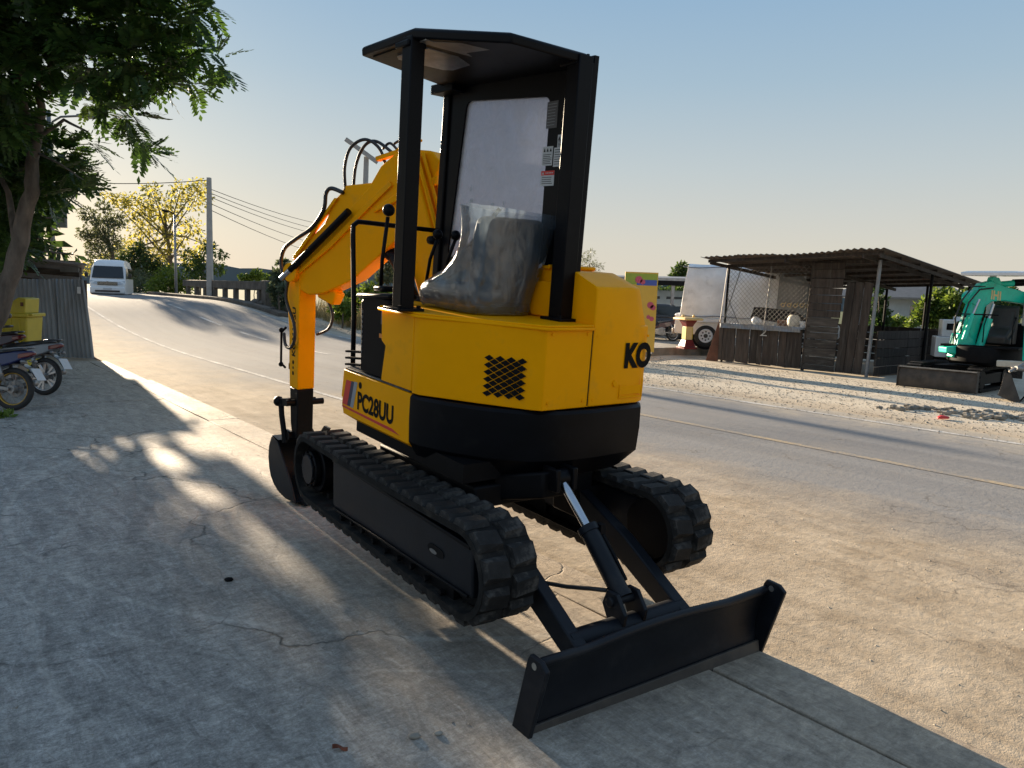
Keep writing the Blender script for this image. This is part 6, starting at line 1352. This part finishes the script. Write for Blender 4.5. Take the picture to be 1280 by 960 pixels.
def leaves(name, P, size, mat, parent, asp=.45, droop=.3, out=None):
    n = len(P); t = rand_dirs(n)
    if out is not None: t = t*.8+out*.7
    t[:, 2] -= droop; t /= np.linalg.norm(t, axis=1)[:, None]; s = np.cross(t, rand_dirs(n)); s /= np.maximum(1e-6, np.linalg.norm(s, axis=1))[:, None]
    L = size*RNG.uniform(.6, 1.35, n)[:, None]; w = L*asp; nn = np.cross(t, s)
    V = np.stack([P, P+t*L*.5+s*w*.5+nn*L*.06, P+t*L, P+t*L*.5-s*w*.5+nn*L*.06], 1).reshape(-1, 3); F = np.arange(n*4).reshape(n, 4)
    o = fast_mesh(name, V, F, mat, parent); o['kind'] = 'stuff'; return o
def fronds(name, P, D, length, mat, parent, pairs=7, lw=.37):
    n = len(P); D = D/np.linalg.norm(D, axis=1)[:, None]; L = length*RNG.uniform(.65, 1.25, n)
    s = np.cross(D, np.array([0, 0, 1.0])+rand_dirs(n)*.5); s /= np.maximum(1e-6, np.linalg.norm(s, axis=1))[:, None]; up = np.cross(s, D); Vs = []
    for k in range(pairs+1):
        f = (k+.6)/(pairs+1); base = P+D*(L*f)[:, None]+np.array([0, 0, -1.0])*(L*.18*f*f)[:, None]
        ll = L*lw*(1.05-.55*abs(f-.4))
        sides = (1, -1) if k < pairs else (0,)
        for sg in sides:
            t = (s*sg*.85+D*(.5 if sg else 1)); t /= np.linalg.norm(t, axis=1)[:, None]; t = t+rand_dirs(n)*.12; t[:, 2] -= .06
            w = np.cross(t, up); w /= np.maximum(1e-6, np.linalg.norm(w, axis=1))[:, None]
            Vs.append(np.stack([base, base+t*(ll*.5)[:, None]+w*(ll*.27)[:, None], base+t*ll[:, None], base+t*(ll*.5)[:, None]-w*(ll*.27)[:, None]], 1))
    V = np.stack(Vs, 1).reshape(-1, 3); o = fast_mesh(name, V, np.arange(len(V)).reshape(-1, 4), mat, parent); o['kind'] = 'stuff'; return o
def limb(b, pts, r0, r1, wob_=.06):
    P = [Vector(p) for p in pts]; out = []
    for i in range(len(P)-1):
        for k in range(4): out.append(P[i].lerp(P[i+1], k/4)+Vector((random.uniform(-1, 1), random.uniform(-1, 1), random.uniform(-1, 1)))*wob_*(1 if (i or k) else 0)*r0*2)
    out.append(P[-1]); b.tube(out, r0, 9, r1)
# --- the big tree over the motorbikes
D0 = 11.3; tb = AT(-45, 500, D0); tb.z = 0
T1 = thing('roadside_tree', 'dark feathery leaved tree overhanging the parked motorbikes', 'tree', tuple(tb))
b = MB()
fork = AT(38, 205, D0)
limb(b, [tb, AT(-22, 440, D0), AT(4, 375, D0), AT(24, 300, D0), AT(40, 240, D0), AT(40, 200, D0)], .165, .085)
limb(b, [AT(40, 205, D0), AT(34, 150, D0-.2), AT(24, 100, D0-.5), AT(10, 30, D0-.8)], .075, .03); limb(b, [AT(41, 203, D0), AT(52, 140, D0-.3), AT(48, 105, D0-.4), AT(90, 40, D0-.6)], .07, .03)
limb(b, [AT(44, 175, D0-.1), AT(80, 150, D0-.5), AT(110, 165, D0-.9)], .03, .012); limb(b, [AT(50, 120, D0-.5), AT(120, 92, D0-.7), AT(185, 92, D0-1.0), AT(255, 62, D0-1.2)], .03, .008)
limb(b, [AT(120, 92, D0-.7), AT(150, 120, D0-.8), AT(180, 165, D0-1)], .016, .006); limb(b, [AT(20, 300, D0), AT(10, 240, D0+.3), AT(-30, 160, D0+.5)], .06, .02)
limb(b, [AT(90, 40, D0-.6), AT(150, 10, D0-.8), AT(240, -10, D0-1.1)], .025, .008); limb(b, [AT(45, 190, D0), AT(75, 205, D0-.4), AT(105, 225, D0-.8)], .02, .006)
trunk = b.build('trunk', M_bark, T1, auto=60)
CL = [(30, 25, 55), (92, 25, 52), (150, 28, 46), (203, 30, 38), (238, 12, 24), (262, 6, 14), (58, 70, 42), (118, 76, 40), (172, 72, 34), (214, 66, 26), (250, 62, 18), (272, 76, 15), (284, 86, 10), (228, 92, 15), (150, 104, 20), (132, 122, 16), (160, 145, 17), (178, 172, 13), (186, 190, 8), (12, 95, 34), (8, 150, 34), (36, 172, 22), (74, 192, 26), (92, 214, 18), (100, 236, 8), (30, 222, 30), (8, 262, 32), (14, 305, 20), (60, 232, 18), (112, 178, 12), (196, 100, 14), (245, 108, 8), (110, 130, 12),
      (-55, 40, 90), (-90, 150, 90), (-170, 90, 130), (-60, -90, 110), (70, -90, 95), (180, -70, 75), (-190, 230, 100), (-70, 260, 50), (-60, 340, 36), (-200, -120, 150), (60, -200, 120), (-80, -260, 150), (150, -180, 80)]
clumps = []
for px, py, r in CL:
    dd = D0-.2-1.2*max(0, min(1, (px+10)/290.0))
    for j in (-.5, .35):
        d = dd+j+random.uniform(-.3, .3)+(1.5 if py > 150 and px < 96 else 0); p = AT(px, py, d); clumps.append((p.x, p.y, p.z, r/FPX*d*.92))
inner = [c for c, q in zip(clumps, [k for k in CL for _ in (0, 1)])]
Pp, Dd = cloud_pts(clumps, 11500, .25); Dd = Dd+np.array([.35, -.1, -.08])
fronds('crown', Pp, Dd, .33, L_tree, T1)
# a smaller spray of brighter leaves inside the lower crown
Pp, Dd = cloud_pts([c for c in clumps if c[2] < 4.6], 900, .3); fronds('crown', Pp, Dd+np.array([.2, 0, -.3]), .28, L_mid, T1)
# --- generic trees and bushes
def tree(name, label, base, clumps, n, size, mat, trunk_r=.12, cat='tree', extra=None, group=None, asp=.45):
    t = thing(name, label, cat, tuple(base), group); b = MB(); base = Vector(base); c0 = Vector(clumps[0][:3])
    limb(b, [base+Vector((0, 0, -.2)), base.lerp(c0, .45)+Vector((random.uniform(-.2, .2), 0, 0)), c0], trunk_r, trunk_r*.45)
    for c in clumps[1:]:
        s_ = base.lerp(c0, random.uniform(.4, .8)); limb(b, [s_, s_.lerp(Vector(c[:3]), .5)+Vector((0, 0, .15)), Vector(c[:3])], trunk_r*.4, trunk_r*.10)
    b.build('trunk' if cat == 'tree' else 'stem', M_bark, t, auto=60)
    P, d = cloud_pts(clumps, n, .25); leaves('crown' if cat == 'tree' else 'foliage', P, size, mat, t, asp, .3, d)
    if extra:
        for m, nn, sz, cl in extra: P, d = cloud_pts(cl or clumps, nn, .5); leaves('crown' if cat == 'tree' else 'foliage', P, sz, m, t, asp, .3, d)
    return t
def CLP(lst, D, dj=.8):
    return [(lambda p: (p.x, p.y, p.z, r/FPX*D))(AT(x, y, D+random.uniform(-dj, dj))) for x, y, r in lst]
def base(px, D): p = AT(px, 370, D); return (p.x, p.y, float(ground_z(*[np.array(v) for v in sn(p)])))
D = 64; yc = CLP([(205, 262, 26), (170, 258, 22), (245, 248, 20), (225, 238, 14), (250, 232, 12), (150, 250, 12), (190, 238, 12), (135, 245, 8), (180, 285, 20), (215, 300, 20), (240, 285, 16), (165, 310, 18), (255, 305, 10), (195, 320, 18), (238, 322, 16), (140, 325, 14), (110, 335, 12)], D)
tree('flowering_tree', 'tall tree covered in yellow blossom beyond the bridge', base(215, D), yc, 3400, .32, L_yellow, .22, extra=[(L_olive, 1500, .30, None)])
D = 55; tree('olive_tree', 'thin grey green tree with a leaning branch left of the yellow blossom', base(160, D), CLP([(128, 285, 20), (110, 268, 12), (118, 300, 16), (145, 275, 14), (130, 258, 10), (105, 292, 9), (140, 305, 14), (122, 318, 14)], D), 3000, .24, L_olive, .14)
D = 60; tree('round_shrub', 'dark green rounded tree behind the white van', base(170, D), CLP([(168, 322, 18), (150, 330, 16), (188, 328, 15), (175, 310, 9), (200, 336, 12), (165, 345, 18), (190, 350, 16)], D), 3600, .26, L_dark, .14)
D = 54; tree('roadside_bush', 'bright yellow green bush next to the bridge parapet', base(208, D), CLP([(208, 348, 16), (195, 358, 14), (226, 352, 14), (216, 366, 14), (235, 362, 8), (192, 370, 10), (215, 335, 7), (246, 350, 6)], D), 2600, .24, L_bright, .05, cat='bush')
D = 56; tree('roadside_bush', 'dull grey green bush at the left foot of the bright bush by the parapet', base(176, D), CLP([(174, 352, 10), (168, 364, 11), (184, 362, 9), (172, 340, 6), (180, 345, 6), (176, 372, 10)], D), 1500, .20, L_grey, .04, cat='bush')
D = 54; tree('small_tree', 'sparse dark green tree behind the pale utility pole', base(250, D), CLP([(255, 325, 14), (240, 335, 13), (272, 335, 11), (262, 310, 10), (278, 318, 8), (250, 345, 13), (235, 318, 8)], D), 1300, .26, L_mid, .08)
D = 52; tree('roadside_bush', 'low green bush behind the near end of the bridge parapet', base(320, D), CLP([(320, 344, 8), (306, 348, 7), (334, 348, 6)], D), 800, .26, L_bright, .04, cat='bush')
D = 33; tree('roadside_bush', 'feathery grey green shrub beside the top of the yellow arm', base(350, D), CLP([(349, 345, 9), (345, 360, 9), (354, 330, 6), (357, 362, 8), (350, 376, 8)], D), 1300, .24, L_grey, .05, cat='bush')
D = 32; tree('small_tree', 'thin grey leaved tree seen behind the control lever', base(484, D), CLP([(486, 332, 10), (480, 345, 11), (492, 345, 10), (486, 322, 6)], D), 1200, .14, L_olive, .05)
for i, (px, py, D, r, m, lb) in enumerate(((428, 380, 30, 11, L_bright, 'bright green shrub just right of the yellow arm'), (445, 366, 34, 9, L_mid, 'mid green shrub behind the control console rail'), (465, 362, 31, 13, L_bright, 'broad bright shrub below the grey utility pole'), (418, 366, 38, 8, L_mid, 'small dark shrub under the tip of the boom'))):
    tree('roadside_bush', lb, base(px, D), CLP([(px, py, r), (px-r*.8, py+r*.5, r*.8), (px+r*.8, py+r*.4, r*.85), (px, py+r, r)], D), 1300, .17, m, .04, cat='bush')
# dry grass on the far verge
def grass(name, n, s0, s1, n0, n1, h, mat, label):
    s = RNG.uniform(s0, s1, n); q = RNG.uniform(n0, n1, n); z = ground_z(s, q); P = np.stack([RD.x*s+RN.x*q, RD.y*s+RN.y*q, z], -1)
    a = RNG.uniform(0, 6.28, n); hh = h*RNG.uniform(.4, 1.2, n)*(.5+.5*np.sin(s*1.3+q*2)**2); d = np.stack([np.cos(a)*.35, np.sin(a)*.35, np.ones(n)], -1)*hh[:, None]; w = np.stack([-np.sin(a), np.cos(a), 0*a], -1)*.012
    V = np.stack([P-w, P+w, P+d+w*.3, P+d-w*.3], 1).reshape(-1, 3); o = fast_mesh(name, V, np.arange(n*4).reshape(n, 4), mat); o['kind'] = 'stuff'; tag(o, label, 'grass'); return o
grass('dry_grass', 9000, 21, 34, 13.6, 18, .85, L_straw, 'tall dry straw coloured grass along the far verge of the road')
grass('dry_grass', 5000, 19, 30, 14.5, 19, .6, L_olive, 'greener grass mixed into the far verge')
grass('weeds', 500, 7.6, 9.0, -1.2, .4, .12, L_bright, 'small tuft of green weeds by the front motorbike wheel') if False else None
p = G(3, 522); n = 160; a = RNG.uniform(0, 6.28, n); r = RNG.uniform(0, .16, n); P = np.stack([p.x-.05+r*np.cos(a), p.y+r*np.sin(a), 0*a+.02], -1); o = leaves('weeds', P, .085, L_bright, None, .4, -.5); tag(o, 'small tuft of green weeds beside the front motorbike wheel', 'weeds')
# right side trees
D = 42; tree('small_tree', 'dark green conical tree sticking up above the carport', base(850, D), CLP([(850, 343, 11), (852, 334, 7), (846, 350, 10), (858, 350, 9), (854, 360, 10)], D), 1800, .22, L_mid, .10)
D = 40; tree('roadside_bush', 'leafy green bush under the carport roof', base(838, D), CLP([(838, 372, 12), (828, 366, 10), (850, 368, 10), (846, 382, 12), (828, 384, 11)], D), 1600, .24, L_mid, .05, cat='bush')
D = 60; tree('bare_tree', 'bare twiggy tree behind the excavator canopy post', base(737, D), CLP([(737, 330, 12), (730, 322, 8), (746, 334, 9), (738, 316, 6)], D), 500, .30, L_olive, .10, asp=.12)
D = 36; tree('leafy_tree', 'green tree behind the tarpaulin load of the pickup', base(990, D), CLP([(990, 372, 16), (978, 360, 12), (1000, 362, 12), (985, 388, 16), (1002, 385, 14)], D), 2400, .24, L_mid, .12)
D = 31; tree('conifer', 'dark narrow conifer behind the plank door of the stall', base(1100, D), CLP([(1100, 392, 13), (1100, 376, 9), (1098, 362, 6), (1100, 404, 14)], D), 2200, .16, L_dark, .08)
D = 38; tree('leafy_tree', 'broad bright green tree behind the low board wall', base(1180, D), CLP([(1178, 372, 15), (1160, 382, 14), (1195, 378, 15), (1170, 398, 15), (1195, 398, 14), (1212, 370, 12), (1150, 396, 10)], D), 3400, .24, L_bright, .14, extra=[(L_mid, 1500, .24, None)])
D = 36; tree('roadside_bush', 'pale flowering bush in front of the pale house', base(1122, D), CLP([(1120, 402, 9), (1130, 405, 8), (1112, 406, 8), (1140, 404, 7)], D), 1200, .18, L_bright, .04, cat='bush')
D = 40; tree('leafy_tree', 'yellowish green tree behind the teal boom', base(1225, D), CLP([(1222, 372, 14), (1240, 380, 14), (1258, 368, 12), (1235, 395, 14), (1262, 392, 14), (1280, 380, 14)], D), 2600, .24, L_mid, .12, extra=[(L_yellow, 300, .2, None)])
D = 48; tree('leafy_tree', 'dark green tree between the house and the broad bright tree', base(1145, D), CLP([(1140, 378, 10), (1150, 372, 9), (1155, 388, 12), (1130, 372, 7)], D), 1500, .26, L_mid, .1)
# second tree, behind the lean-to
D = 17.5
T2 = thing('mango_tree', 'dense dark tree behind the lean-to shed', 'tree', (-14.0, 17.0, 0)); b = MB(); limb(b, [(-14.2, 17, -.1), (-14.0, 17, 2.2), (-13.6, 17.2, 4)], .25, .12)
c2 = [(-12.3, 18.4, 3.2, .9), (-12.4, 18.4, 4.4, .9), (-12.7, 18.3, 5.8, 1.0), (-12.8, 18.2, 7.0, 1.1), (-13.1, 18, 8.3, 1.2), (-13.3, 18, 9.6, 1.3), (-14.5, 15.5, 3.2, 2.0), (-17.5, 15.5, 3.4, 2.4), (-20, 14.5, 4.5, 3.0), (-17.5, 14, 7.5, 3.0), (-14, 16, 8.6, 2.2), (-21, 13, 8, 3.2), (-13.2, 16.6, 4.6, 1.7), (-15.2, 16.5, 5.2, 2.2), (-12.0, 17.2, 3.6, 1.1), (-14.6, 15.2, 3.8, 1.6), (-16.8, 15.6, 4.2, 2.0), (-13.6, 16.2, 6.6, 1.8), (-15.6, 16.8, 7.2, 2.0), (-11.6, 17.4, 4.8, .9)]
c2 += CLP([(8, 240, 38), (38, 222, 26), (48, 262, 20), (20, 288, 34), (52, 298, 13), (-30, 250, 55), (-25, 305, 42), (60, 238, 11), (64, 272, 9), (-70, 220, 70), (-80, 290, 60), (20, 200, 20), (78, 226, 16), (92, 212, 15), (102, 232, 8), (74, 250, 9), (70, 205, 16)], 17.8, .6)
c2 += CLP([(72, 312, 11), (48, 308, 14), (92, 318, 7)], 19.6, .3)  # foliage added above the shed roof to shade a lit patch of yard
for c in c2: limb(b, [(-13.9, 17.05, 2.4), (c[0]*.5-6.95, c[1]*.5+8.5, c[2]*.5+1.3), c[:3]], .08, .02)
b.build('trunk', M_bark, T2, auto=60); P, d = cloud_pts(c2, 36000, .1); leaves('crown', P, .34, L_dark, T2, .35, .5, d)
# far tree line and hills
def ridge(name, D, pts, thick, mat, label=None):
    b = MB(); a = [AT(x, y, D) for x, y in pts]; n = len(a); V = []; F = []
    for p in a: V += [(p.x, p.y, -3), (p.x, p.y, p.z), (p.x, p.y+thick, p.z*.9), (p.x, p.y+thick, -3)]
    for i in range(n-1):
        for k in range(4): F.append((i*4+k, i*4+(k+1) % 4, i*4+4+(k+1) % 4, i*4+4+k))
    F += [(0, 1, 2, 3), tuple(4*(n-1)+k for k in (3, 2, 1, 0))]; b.add(V, F); o = b.build(name, mat, None); o['kind'] = 'structure'; return o
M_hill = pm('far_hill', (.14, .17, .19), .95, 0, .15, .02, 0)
pts = [(x, 341+(x-250)*.0367-9+3.5*math.sin(x*.021)+1.5*math.sin(x*.09)) for x in range(-500, 2000, 25)]
ridge('hills', 420, pts, 60, M_hill)
